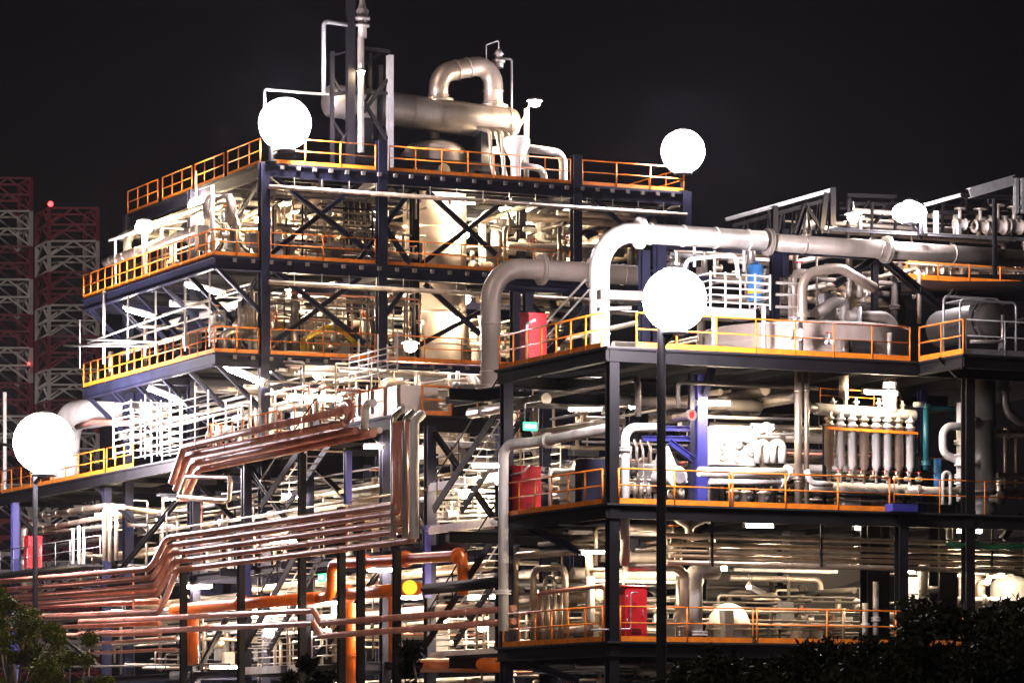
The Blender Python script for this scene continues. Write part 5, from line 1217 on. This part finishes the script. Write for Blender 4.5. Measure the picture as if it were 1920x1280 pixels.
def eq_pump(c, s, label, m='oranged', group=None, ax=1):
    c = Vector(c); t = thing('pump_unit', label, 'pump', c, group)
    d = V(1, 0, 0) if ax else V(0, 1, 0)
    MB().vessel(c + d * -.2 * s + V(0, 0, .55 * s), c + d * .75 * s + V(0, 0, .55 * s), .3 * s, 16, .3).build('motor', m, t)
    b = MB()
    for k in range(6): b.lathe(c + d * (.0 + .1 * k) * s + V(0, 0, .55 * s), d, [(0, .29 * s), (0, .335 * s), (.03 * s, .335 * s), (.03 * s, .29 * s)], 16, False)
    b.build('cooling_fins', m, t)
    MB().lathe(c - d * .55 * s + V(0, 0, .55 * s), d, [(0, 0), (0, .3 * s), (.12 * s, .38 * s), (.26 * s, .34 * s), (.34 * s, .12 * s)], 16).build('casing', 'valve', t)
    MB().tube([c - d * .42 * s + V(0, 0, .8 * s), c - d * .42 * s + V(0, 0, 1.35 * s)], .12 * s, 10).build('outlet_pipe', m, t)
    MB().box(c + d * .1 * s + V(0, 0, .1 * s), (1.5 * s if ax else .6 * s, .6 * s if ax else 1.5 * s, .2 * s)).build('base', 'dark', t)
    return t
# hand placed in the tall frame
bF = bA + 2.2
for i, (x, r) in enumerate(((594, .34), (614, .27))):
    q = PB(x, 480, bA + 4); eq_vessel((q.x, q.y, L2), r, 2.3, '%s slim white upright vessel behind the first cross brace' % ('left', 'right')[i], 'white', 'slim white vessels')
q = PB(627, 485, bF); eq_pump((q.x, q.y, L2), 1.15, 'round orange motor pump on the middle deck', 'oranged')
pipe([PB(560, 462, bF), PB(604, 470, bF), PB(604, 482, bF)], .16, 'yellow', 'short yellow pipe feeding the round orange pump', bend=.3)
q = PB(545, 655, bF); eq_pump((q.x, q.y, L3), 1.1, 'yellow motor pump on the lower deck left of centre', 'yellow')
q = PB(615, 655, bF); eq_vessel((q.x, q.y, L3), .6, 1.1, 'squat pinkish vessel on the lower deck behind the yellow rail', 'cream')
pipe([PB(565, 640, bA + 1.4), PB(612, 612, bA + 1.4), PB(640, 618, bA + 1.4), PB(668, 645, bA + 1.4)], .11, 'yellow', 'bent yellow pipe arching over the squat pinkish vessel', bend=.35)
pipe([PB(600, 340, bA + 3), PB(600, 376, bA + 3), PB(505, 402, bA + 5)], .17, 'beige', 'beige pipe curving down left under the top deck', bend=.5, n=14)
pipe([PB(588, 344, bA + 4), PB(588, 382, bA + 4), PB(505, 408, bA + 6)], .1, 'cream', 'thinner cream pipe following the curving beige one', bend=.5)
for i, x in enumerate((648, 658, 668, 679, 690)):
    q = PB(x, 470, bA + 3.2)
    tag(MB().ibeam((q.x + .1 * i, q.y, L2 + .1), (q.x, q.y, L1 - .5), .16, .2, .03).build('hanger_post', 'dark'), '%s dark hanger post beside the second column, upper storey' % FROML[i], 'post', 'dark hanger posts')
    tag(MB().ibeam((q.x + .3, q.y, L3 + .1), (q.x + .1, q.y, L2 - .5), .18, .2, .03).build('hanger_post', 'navy'), '%s navy hanger post beside the second column, lower storey' % FROML[i], 'post', 'navy hanger posts')
q = PB(682, 640, bF)
t = thing('step_ladder', 'orange A-shaped step ladder left of the second column', 'ladder', (q.x, q.y, L3))
for s in (-1, 1): MB().bar((q.x + s * .35, q.y, L3), (q.x + s * .05, q.y, L3 + 2.4), .08).build('rail', 'orange', t)
b = MB()
for k in range(7): b.bar((q.x - .3 + .04 * k, q.y, L3 + .3 + .3 * k), (q.x + .3 - .04 * k, q.y, L3 + .3 + .3 * k), .06)
b.build('rungs', 'orange', t)
for i, (x, w, y0) in enumerate(((1018, .34, 395), (1046, .24, 385), (905, .2, 400), (930, .26, 420))):
    q = PB(x, 470, 155.5); pipe([(q.x, 155.5, L2), (q.x, 155.5, PB(x, y0, 155.5).z), (q.x + .9, 155.8, PB(x, y0, 155.5).z + .1)], w, 'white', '%s white riser with a bent top right of the big column' % FROML[i], group='white risers right of the big column', bend=.5, n=12, flanges=(.2, .7))
for i, (x, y) in enumerate(((1040, 466), (900, 470), (1120, 460))):
    q = PB(x, y, 154); eq_pump((q.x, 154, L2), .9, '%s cream pump on the middle deck behind the third column' % FROML[i], 'cream', 'cream pumps on the middle deck')
eq_vessel((PB(1130, 470, 158).x, 158, L2), .7, 2.6, 'stout cream vessel at the right end of the middle deck', 'cream')
eq_vessel((PB(1065, 470, 160).x, 160, L2), .5, 2.9, 'slim cream vessel behind the third column', 'cream')
eq_vessel((PB(1065, 640, 156).x, 156, L3), .9, 2.0, 'stout grey vessel with bands left of the big white pipe', 'alu')
eq_vessel((PB(545, 470, 158).x, 158, L2), .8, 2.4, 'stout cream vessel behind the first column', 'cream')

# generated process pipework: every run is a pipe of its own
def G_(noun, desc, key, o): GEN.append((o, noun, desc, key))
def zone(desc, seed, a0, a1, b0, b1, z0, z1, nx, ny, nz, nv, ntray=2, nbox=3, mats=('cream', 'cream', 'beige', 'alu', 'cream', 'beige', 'alu', 'cream', 'white', 'valve'), rmax=.2, avoid=()):
    rr = random.Random(seed)
    def ok(a, b): return all(abs(a - A) > R_ or abs(b - B) > R_ for A, B, R_ in avoid)
    items = []
    for k in range(nx):
        b = b0 + (b1 - b0) * rr.random() ** 1.3; z = z0 + (z1 - z0) * (k + rr.random()) / nx; L_ = (a1 - a0) * rr.uniform(.3, .95)
        s = a0 + (a1 - a0 - L_) * rr.random(); r = min(rr.choice((.05, .07, .09, .12, rmax * .8, rmax)), rmax)
        p = [V(s, b, z), V(s + L_, b, z)]
        m_ = rr.random()
        if m_ < .3: p.append(V(s + L_, b, max(z0, z - rr.uniform(.5, 1.6))))
        elif m_ < .5: p.insert(0, V(s, b, max(z0, z - rr.uniform(.5, 1.6))))
        elif m_ < .65: p.append(V(s + L_, min(b1, b + rr.uniform(1, 2.5)), z))
        items.append((z, 'crosswise', p, r))
    items.sort(key=lambda t: -t[0])
    for i, (z, w, p, r) in enumerate(items):
        mm = rr.choice(mats)
        G_('crosswise pipe', desc, 'y', pipe(p, r, mm, '%s crosswise pipe %s' % (ORD[min(i, len(ORD) - 1)], desc), group='crosswise pipes ' + desc, bend=r * 2.4, n=9, bands=rr.choice((0, 1.6, 2.2)), flanges=(rr.uniform(.1, .9),) if r > .1 and rr.random() < .6 else ()))
    items = []
    for k in range(ny):
        a = a0 + (a1 - a0) * (k + rr.random()) / ny; z = z0 + (z1 - z0) * rr.uniform(.35, 1); L_ = (b1 - b0) * rr.uniform(.4, .95); s = b0 + (b1 - b0 - L_) * rr.random()
        r = min(rr.choice((.05, .08, .11, rmax)), rmax)
        p = [V(a, s, z), V(a, s + L_, z)]
        if rr.random() < .5: p.insert(0, V(a, s, max(z0, z - rr.uniform(.6, 2))))
        items.append((a, p, r))
    for i, (a, p, r) in enumerate(items):
        G_('lengthwise pipe', desc, 'x', pipe(p, r, rr.choice(mats), '%s lengthwise pipe %s' % (FROML[min(i, len(FROML) - 1)], desc), group='lengthwise pipes ' + desc, bend=r * 2.4, n=9, bands=rr.choice((0, 1.8))))
    for k in range(nz):
        a = a0 + (a1 - a0) * (k + rr.random()) / nz; b = b0 + (b1 - b0) * rr.random() ** 1.4; r = min(rr.choice((.04, .06, .09, .12, rmax * .9)), rmax)
        top = z0 + (z1 - z0) * rr.uniform(.45, 1)
        p = [V(a, b, z0), V(a, b, top)]
        if rr.random() < .55: p.append(V(a + rr.choice((-1, 1)) * rr.uniform(.4, 1.4), b, top))
        G_('upright pipe', desc, 'x', pipe(p, r, rr.choice(mats), '%s upright pipe %s' % (FROML[min(k, len(FROML) - 1)], desc), group='upright pipes ' + desc, bend=r * 2.2, n=9, flanges=(rr.uniform(.2, .7),) if r > .08 else ()))
    for k in range(nv):
        a = a0 + (a1 - a0) * (k + rr.random()) / nv; b = b0 + (b1 - b0) * .4 * rr.random(); z = z0 + rr.uniform(.5, max(.6, (z1 - z0) * .6))
        G_('valve', desc, 'x', valve((a, b, z), (1, 0, 0) if rr.random() < .7 else (0, 0, 1), rr.uniform(.12, .24), '%s valve %s' % (FROML[min(k, len(FROML) - 1)], desc), 'valves ' + desc, rr.choice(('cream', 'valve', 'white')), rr.choice(('valve', 'red', 'orange', 'galv'))))
    for k in range(ntray):
        b = b0 + (b1 - b0) * rr.random(); z = z1 - rr.uniform(.05, .5)
        t = thing('cable_tray', '%s galvanised cable tray %s' % (('front', 'rear', 'extra', 'last')[k], desc), 'cable tray', (a0, b, z), 'cable trays ' + desc)
        G_('galvanised cable tray', desc, 'y', t)
        w = .45
        for s in (-1, 1): MB().bar((a0 + .3, b + s * w / 2, z), (a1 - .3, b + s * w / 2, z), .03, .1).build('side_rail', 'galv', t)
        g = MB(); n = int((a1 - a0) / .4)
        for q_ in range(1, n): g.bar((a0 + (a1 - a0) * q_ / n, b - w / 2, z), (a0 + (a1 - a0) * q_ / n, b + w / 2, z), .03)
        g.build('rung_lattice', 'galv', t)
        MB().bar((a0 + .35, b, z + .05), (a1 - .35, b, z + .05), .3, .05).build('cables', 'black', t)
    for k in range(nbox):
        a = a0 + (a1 - a0) * (k + rr.random()) / nbox; b = b0 + (b1 - b0) * .3 * rr.random(); w = rr.uniform(.35, .8); h = rr.uniform(.5, 1.2); zb = z0 + rr.choice((.1, .5))
        t = thing('junction_box', '%s equipment box %s' % (FROML[k], desc), 'junction box', (a, b, z0), 'equipment boxes ' + desc)
        G_('equipment box', desc, 'x', t)
        MB().box((a, b, zb + h / 2), (w, .35, h)).build('body', rr.choice(('galv', 'white', 'beige')), t)
        MB().box((a, b - .185, zb + h / 2), (w * .85, .02, h * .85)).build('door', 'galv', t)
        for s in (-.3, .3): MB().bar((a + s * w, b + .1, z0), (a + s * w, b + .1, zb + .1), .05).build('leg', 'dark', t)
vA = (c.x, 156.3, 1.9)
zone('in the upper storey of the tall frame, left half', 11, aP[0] + .4, aP[1] + 3.2, bA + 1, bA + 8.5, L2 + .1, L1 - .6, 14, 6, 8, 6)
zone('in the upper storey of the tall frame, right half', 12, aP[1] + 6.4, aP[3] - .3, bA + 1, bA + 9, L2 + .1, L1 - .6, 14, 6, 9, 7)
zone('deep in the upper storey of the tall frame', 13, aP[0] + .4, aP[3] - .3, bA + 9, bBack - 1, L2 + .1, L1 - .5, 12, 6, 8, 0, 1, 0)
zone('in the lower storey of the tall frame, left half', 21, aP[0] + .4, aP[1] + 3.2, bA + 1, bA + 8.5, L3 + .1, L2 - .6, 14, 6, 8, 6)
zone('in the lower storey of the tall frame, right half', 22, aP[1] + 6.4, aP[2] + 2, bA + 1, bA + 9, L3 + .1, L2 - .6, 13, 6, 8, 6)
zone('deep in the lower storey of the tall frame', 23, aP[0] + .4, aP[3] - .3, bA + 9, bE2 - 1, L3 + .1, L2 - .5, 12, 5, 6, 0, 1, 0)
zone('in the storey above the western deck', 31, a4 + 2.2, aP[1] + 4, bA - 6, bA + 7, L4 + .1, L3 - .6, 15, 7, 9, 7)
zone('on the western deck by the scaffold', 32, a4 + .8, a4 + 5, bA - 2, bE2, L4 + .1, L3 - .8, 6, 7, 9, 5, 0, 4)
zone('on the west gallery of the middle deck', 34, aW2 + .5, aP[0] + 2, bA + 1, bE2 - 1, L2 + .1, L1 - .8, 5, 5, 9, 6, 0, 5)
zone('on the west gallery of the lower deck', 35, aW2 + .5, aP[0] + 2, bA + 1, bE2 - 1, L3 + .1, L2 - .8, 5, 6, 8, 6, 0, 4)
zone('behind the fat beige pipe', 33, aP[1] + 4.5, aP[3] - 6, bC4 + 3, bA - 2, L4 + .1, L3 + 1.5, 10, 5, 8, 5)
zone('under the western deck, behind the upper rack', 41, a4 + 1, a4 + 9, cols[0] + 1, cols[5], LM + .1, L4 - 1, 16, 9, 12, 8, mats=('cream', 'beige', 'valve', 'galv', 'greydark'))
zone('far under the western deck at the left', 42, a4 + 1, a4 + 7, cols[5], bF4 - 6, LM + .1, L4 - 1, 8, 8, 10, 6, mats=('cream', 'beige', 'valve', 'galv', 'greydark'))
zone('behind the stacked pink pipes', 43, a4 + .9, a4 + 8, cols[0] + 1, cols[5], LL + .1, LM - .7, 18, 9, 12, 9)
zone('behind the lower pink pipes at the left', 44, a4 + .9, a4 + 7, cols[5], bF4 - 8, LL + .1, LM - .7, 9, 9, 10, 6)
zone('low down behind the rack', 45, a4 + .9, a4 + 8, cols[0] + 1, cols[6], 1.6, LL - .6, 14, 9, 12, 8)
zone('under the upper deck of the right frame', 51, aB + .5, aB + 9, bB + 1.5, bB1 + 6, LT - 1.9, LT - .6, 4, 8, 0, 0, 1, 0, mats=('greydark', 'greydark', 'valve'))
zone('behind the west end of the mid deck', 52, aB + 1.2, aB + 5, bB + 2.5, bB1 + 5, LM + .1, LT - 2.9, 6, 3, 6, 5)
zone('under the mid deck of the right frame', 53, aB + .5, aB + 5, bB + .8, bB1, LM - 1.8, LM - .5, 3, 5, 2, 2, 1, 0, mats=('cream', 'beige', 'valve', 'greydark'))
zone('behind the low deck west end', 54, aB + 1.2, aB + 6, bB + 2, bB1 + 4, LL + .1, LM - 1.8, 7, 4, 8, 6)
zone('below the low deck', 55, aB + .4, aB + 6, bB + .5, bB1, 2.6, LL - .6, 7, 5, 7, 4)
zone('behind the tube bank', 56, aB + 6, aB2, 110.5, 114, LM + .1, LT - 1.6, 8, 4, 9, 4, 1, 2)
zone('among the bright tanks at the low right', 57, aB1 - .6, aB3, 108, 110, LL + .1, LM - 1.8, 4, 2, 7, 6, 0, 2)
zone('under the right-hand roofs', 58, PB(1560, 430, 112).x, PB(1990, 430, 112).x, 112.5, 117, PB(1700, 442, 112).z, PB(1700, 392, 112).z, 6, 3, 6, 4, 1, 0, mats=('dull', 'galv', 'beige', 'greydark'), rmax=.1)
zone('on the small high deck at the top right', 59, PB(1690, 430, 113).x, PB(1990, 430, 113).x, 113, 117, L5, PB(1700, 478, 113).z, 5, 3, 8, 6, 0, 2, rmax=.14)
zone('in the shadowed steel above the white cage', 60, PB(1260, 500, 112).x, PB(1500, 500, 112).x, 111.8, 114, PB(1300, 560, 112).z, PB(1300, 455, 112).z, 7, 3, 8, 3, 1, 1, rmax=.1)
zone('before the squat tank on the upper deck', 62, PB(1310, 650, 107).x, PB(1705, 650, 107).x, 106.9, 107.6, LT + .05, LT + 1.3, 1, 0, 3, 2, 0, 0, mats=('dull', 'greydark', 'beige', 'galv'), rmax=.08)
zone('above the squat tank', 63, PB(1450, 600, 111).x, PB(1720, 600, 111).x, 110, 114, LT + 1.7, LT + 4.3, 7, 4, 9, 4, 1, 1, mats=('dull', 'greydark', 'beige', 'greydark'), rmax=.13)
zone('before the grey sheet wall of the low deck', 61, PB(1400, 1100, 111).x, PB(1625, 1100, 111).x, 110, 115, LL + .1, LM - 1.5, 5, 3, 9, 4, 1, 2, mats=('greydark', 'greydark', 'beige'), rmax=.11)
thin = ('cream', 'greydark', 'valve', 'greydark', 'valve', 'dark', 'pink')  # mostly dark mix puts shade into the gaps between pipes
for dsc, sd, zz in (('among the thin lines fronting the middle deck', 71, (aP[0] + .5, aP[1] + 2.2, bA + .5, bA + 3, L2 + .1, L1 - .7)), ('among the thin lines fronting the lower deck', 72, (aP[0] + .5, aP[1] + 2.2, bA + .5, bA + 3, L3 + .1, L2 - .7)),
                    ('among the thin lines over the western deck', 73, (a4 + 1, aP[1] + 3, bA - 9, bA - 1, L4 + .1, L3 - .5)), ('among the thin lines under the western deck', 74, (a4 + .3, a4 + 5, cols[0] + 1, cols[6], LM + .2, L4 - .8)),
                    ('among thin lines behind the stacked pink pipes', 75, (a4 + .3, a4 + 5, cols[0] + 1, cols[6], LL + .2, LM - .5)), ('among the thin lines low behind the rack', 76, (a4 + .3, a4 + 5, cols[0] + 1, cols[6], 2.2, LL - .5)),
                    ('among the thin lines on the mid deck', 77, (aB + 1, aB3, 109.7, 112.5, LM + .1, LT - 2.6)), ('among the thin lines on the low deck', 78, (aB + 1, aB3, 109.3, 112, LL + .1, LL + 1.7)), ('among the thin lines below the low deck', 79, (aB, aB + 9, bB + .4, bB1, 2.4, LL - .5))):
    zone(dsc, sd, *zz, 14, 7, 16, 3, 0, 0, mats=thin, rmax=.045)
for i, x in enumerate((150, 195, 240, 292, 347, 393)):
    y1 = 690 - i * 8
    pipe([PA(x, y1, aW2 - .15), PA(x, (600, 545, 555, 545, 535, 510)[i], aW2 - .15)], (.03, .07, .045, .045, .05, .045)[i], 'white', '%s thin white scaffold pole outside the lower west gallery' % FROML[i], cat='scaffold pole', name='scaffold_pole', group='scaffold poles outside the west gallery', n=8)
for i, (x0, y0, x1, y1) in enumerate(((163, 636, 310, 642), (165, 645, 270, 641), (165, 642, 395, 560), (120, 648, 280, 649))):
    pipe([PA(x0, y0, aW2 - .25), PA(x1, y1, aW2 - .25)], .05, 'white', '%s cross pole tied to the white scaffold poles' % ORD[i], cat='scaffold pole', name='scaffold_pole', group='cross poles of the scaffold', n=8)
# ------------------------------------------------------------------ bushes and trees
def bush(c, w, h, label, m, n, leaf, seed, trunk=True, group=None, clumps=26):
    c = Vector(c); rng = np.random.default_rng(seed)
    t = thing('leafy_bush', label, 'bush', c, group)
    b = MB()
    b.tube([c, c + V(.1, 0, h * .3), c + V(-.05, .1, h * .6)], h * .022 + .03, 8, h * .2)
    ctr = []
    for k in range(clumps):
        g = rng.uniform(0, 6.283); e = rng.uniform(0, 1) ** .8; rr_ = rng.uniform(.2, 1) ** .6
        z = h * (.08 + .86 * e * rng.uniform(.75, 1.05)); k_ = math.sqrt(max(.05, 1 - (z / h - .35) ** 2 / .5))
        p = np.array([w * .5 * rr_ * k_ * math.cos(g), w * .5 * rr_ * k_ * math.sin(g), z]); ctr.append(p)
        if k % 2 == 0: b.tube([c + V(0, 0, h * .15 + .3 * z * .5), c + Vector(p * .6 + np.array([0, 0, .12 * h])), c + Vector(p)], .018 + h * .004, 5, .3)
    b.build('trunk', 'bark', t)
    ctr = np.array(ctr); idx = rng.integers(0, clumps, n)
    rad_ = rng.uniform(.55, 1.25, clumps) * w * .13
    d = rng.normal(size=(n, 3)); d /= np.linalg.norm(d, axis=1)[:, None]
    P = ctr[idx] + d * (rad_[idx] * rng.uniform(.2, 1.1, n) ** .6)[:, None] * np.array([1, 1, .8])
    P[:, 2] = np.maximum(P[:, 2], .05)
    u = rng.normal(size=(n, 3)); u[:, 2] -= .3; u /= np.linalg.norm(u, axis=1)[:, None]
    v = np.cross(u, rng.normal(size=(n, 3))); v /= np.linalg.norm(v, axis=1)[:, None]
    L = (leaf * rng.uniform(.6, 1.4, n))[:, None]; Wd = L * .42
    vs = np.stack([P, P + u * L * .5 + v * Wd * .5, P + u * L, P + u * L * .5 - v * Wd * .5], 1).reshape(-1, 3)
    me = bpy.data.meshes.new('crown'); me.vertices.add(4 * n); me.vertices.foreach_set('co', vs.astype(np.float32).ravel())
    me.loops.add(4 * n); me.loops.foreach_set('vertex_index', np.arange(4 * n, dtype=np.int32))
    me.polygons.add(n); me.polygons.foreach_set('loop_start', np.arange(0, 4 * n, 4, dtype=np.int32)); me.polygons.foreach_set('loop_total', np.full(n, 4, dtype=np.int32))
    me.update(); me.validate(); me.materials.append(M[m])
    o = bpy.data.objects.new('crown', me); COL.objects.link(o); o.parent = t
    return t
def bush_px(x, ytop, wpx, dist, *a, **k):
    if x > 1300: wpx *= 1.25; k['clumps'] = 44
    q = PD(x, ytop, dist); bush((q.x, q.y, 0), wpx / FPX * dist, q.z, *a, **k)
bush_px(25, 1092, 220, 160, 'tall olive-green leafy bush in the bottom left corner behind the grey mast', 'leafl', 20000, .17, 1)
bush_px(135, 1150, 150, 158, 'lower olive-green bush right of the bottom left one', 'leafl', 14000, .16, 2)
bush_px(1790, 1098, 270, 92, 'highest dark bush in front of the low right tanks', 'leafd', 23800, .2, 3)
bush_px(1655, 1158, 240, 90, 'dark bush left of the highest one, hiding the handrail end', 'leafd', 18700, .2, 4)
bush_px(1925, 1132, 220, 95, 'dark bush cut by the right edge of the picture', 'leafd', 15300, .2, 5)
bush_px(1510, 1204, 230, 88, 'low dark bush in front of the dim grey vessel', 'leafd', 15300, .2, 6)
bush_px(1375, 1212, 210, 90, 'low dark bush right of the dark mast foot', 'leafd', 13600, .2, 7)
bush_px(800, 1195, 190, 105, 'low dark bush at the bottom centre below the stairs', 'leafd', 13600, .2, 8)
bush_px(570, 1215, 130, 108, 'small dark bush at the bottom left of centre', 'leafd', 8500, .2, 9)
bush_px(1290, 1215, 110, 96, 'smallest dark bush beside the dark mast foot', 'leafd', 6800, .2, 10)
# ------------------------------------------------------------------ leave out generated pieces that stand wholly behind others; name the rest by where they show
PIPES_MAX = 300
bpy.context.view_layer.update()
NX, NY = 600, 400
from mathutils.bvhtree import BVHTree
HIT = {}
eye = Vector((0, 0, ZC))
def root_of(o):
    while o.parent is not None: o = o.parent
    return o
bv, bf, own = [], [], []
for o in SC.objects:
    if o.type != 'MESH': continue
    off = o.matrix_world.translation; k = len(bv); nm = root_of(o).name; me = o.data
    co = np.empty(len(me.vertices) * 3, dtype=np.float32); me.vertices.foreach_get('co', co)
    bv.extend((co.reshape(-1, 3) + np.array(off)).tolist())
    for p in me.polygons: bf.append([q + k for q in p.vertices]); own.append(nm)
bvh = BVHTree.FromPolygons(bv, bf)
for j in range(NY):
    y = (j + .5) * 1280 / NY
    for i in range(NX):
        x = (i + .5) * 1920 / NX
        loc, nrm, idx, dist = bvh.ray_cast(eye, Vector(_dir(x, y)))
        if loc is not None:
            r_ = HIT.setdefault(own[idx], [0, 0, 0]); r_[0] += 1; r_[1] += x; r_[2] += y
del bvh, bv, bf, own
kids = {}
for o in SC.objects:
    if o.parent is not None: kids.setdefault(o.parent.name, []).append(o)
def tree(o): return [o] + [c for k in kids.get(o.name, []) for c in tree(k)]
gen_names = {g[0].name for g in GEN}
n_hand = sum(1 for o in SC.objects if o.parent is None and o.get('category') == 'pipe' and o.name not in gen_names)
gone = [g for g in GEN if HIT.get(g[0].name, [0])[0] < 2]
live = [g for g in GEN if HIT.get(g[0].name, [0])[0] >= 2]
gp = sorted([g for g in live if g[1].endswith('pipe')], key=lambda g: -HIT[g[0].name][0])
keep = gp[:max(0, PIPES_MAX - n_hand)]; rest = gp[len(keep):]
live = [g for g in live if not g[1].endswith('pipe')] + keep
mv, mf, mm, ms, mats_ = [], [], [], [], []
for g in rest:
    for o in tree(g[0]):
        if o.type != 'MESH': continue
        off = o.matrix_world.translation; b = len(mv); me = o.data
        mv.extend([tuple(v.co + off) for v in me.vertices])
        mt = me.materials[0]
        if mt not in mats_: mats_.append(mt)
        k = mats_.index(mt)
        for p in me.polygons: mf.append(tuple(q + b for q in p.vertices)); mm.append(k); ms.append(p.use_smooth)
for g in gone + rest:
    for o in reversed(tree(g[0])): bpy.data.objects.remove(o)
if mf:
    me = bpy.data.meshes.new('small_pipework'); me.from_pydata(mv, [], mf)
    for mt in mats_: me.materials.append(mt)
    me.polygons.foreach_set('material_index', mm); me.polygons.foreach_set('use_smooth', ms); me.update()
    o = bpy.data.objects.new('small_pipework', me); COL.objects.link(o)
    tag(o, 'tangle of small pipes filling the gaps deep inside the whole plant', 'pipework', kind='stuff')
TONE = {'cream_cladding': 'pale ', 'beige_cladding': 'pale ', 'aluminium_cladding': 'pale ', 'white_paint': 'white '}
sets = {}
for g in live:
    tone = ''
    if g[1].endswith('pipe'):
        o = g[0] if g[0].type == 'MESH' else kids[g[0].name][0]
        tone = TONE.get(o.data.materials[0].name, 'grey ')
    sets.setdefault((tone + g[1], g[2]), []).append(g)
for (noun, desc), gs in sets.items():
    k = 2 if gs[0][3] == 'y' else 1
    gs.sort(key=lambda g: HIT[g[0].name][k] / HIT[g[0].name][0])
    for i, g in enumerate(gs):
        w = (ORD if k == 2 else FROML)[i] if len(gs) > 1 else 'only'
        g[0]['label'] = '%s %s %s' % (w, noun, desc)
        if len(gs) > 1: g[0]['group'] = noun + 's ' + desc
        elif 'group' in g[0]: del g[0]['group']
# ------------------------------------------------------------------ red and white lattice towers far left
def tower(x0, x1, ytop, ybot, dist, seq, label, side=True):
    k = dist / FPX
    c0, c1 = PD(x0, ytop, dist), PD(x1, ytop, dist)
    wv = (c1 - c0); w = wv.length; wv.normalize(); dv = Vector((CT, ST, 0))
    ztop = c0.z; t = thing('lattice_tower', label, 'lattice tower', (c0.x, c0.y, 0))
    z = ztop; i = 0
    sv = (dv * .93 - wv * .37) * w
    corners = [c0, c1, c1 + sv, c0 + sv]
    while z > 1 and i < 40:
        h = min(seq[i % len(seq)][1] * k, z); mm = seq[i % len(seq)][0]
        b = MB()
        for c in corners: b.bar((c.x, c.y, z - h), (c.x, c.y, z), .4)
        for s in range(2):
            z0, z1 = z - h * (s + 1) / 2, z - h * s / 2
            for p, q in ((0, 1), (1, 2), (2, 3), (3, 0)):
                P, Q = corners[p], corners[q]; m_ = P.lerp(Q, .5)
                b.bar((P.x, P.y, z1), (Q.x, Q.y, z1), .22)
                if (i + s) % 2: b.bar((P.x, P.y, z0), (m_.x, m_.y, z1), .2).bar((Q.x, Q.y, z0), (m_.x, m_.y, z1), .2)
                else: b.bar((P.x, P.y, z0), (m_.x, m_.y, z1), .2).bar((m_.x, m_.y, z1), (Q.x, Q.y, z0), .2)
        b.build('red_section' if mm == 'redsteel' else 'white_section', mm, t)
        z -= h; i += 1
    return t, corners, ztop
seq1 = [('redsteel', 62), ('whitesteel', 66)]
t, c, z = tower(-30, 58, 334, 900, 420, seq1, 'nearer red and white banded lattice tower at the left edge')
t2, c2, z2 = tower(92, 183, 390, 900, 470, [('redsteel', 62), ('whitesteel', 58)], 'second red and white lattice tower, set back behind the galleries')
def beacon(p, label, r=.34):
    t = thing('beacon', label, 'warning light', p, 'red warning beacons')
    MB().ball(p + V(0, 0, .5), r, 12, 8).build('bulb', 'beacon', t)
    MB().lathe(p, (0, 0, 1), [(0, .2), (.15, .2)], 8).build('socket', 'dark', t)
beacon(V(c2[0].x, c2[0].y, z2) + (c2[1] - c2[0]) * .03, 'red warning light on the top of the second lattice tower')
p = PD(54, 690, 419.2); beacon(p, 'red warning light low on the right leg of the nearer tower', .16)
# ------------------------------------------------------------------ thin haze added to give the lamps a faint glow
hz = MB().box((105, 225, 29), (520, 570, 62)).build('haze', 'asph')
hm = bpy.data.materials.new('night_haze'); hm.use_nodes = True
n_ = hm.node_tree.nodes; n_.remove(n_['Principled BSDF'])
pv = n_.new('ShaderNodeVolumePrincipled'); pv.inputs['Color'].default_value = (.86, .86, 1.0, 1); pv.inputs['Density'].default_value = 0.0001; pv.inputs['Anisotropy'].default_value = 0.0
hm.node_tree.links.new(pv.outputs[0], n_['Material Output'].inputs['Volume'])
hz.data.materials.clear(); hz.data.materials.append(hm)
tag(hz, 'thin added haze giving the plant lamps a faint glow', 'haze', kind='stuff')
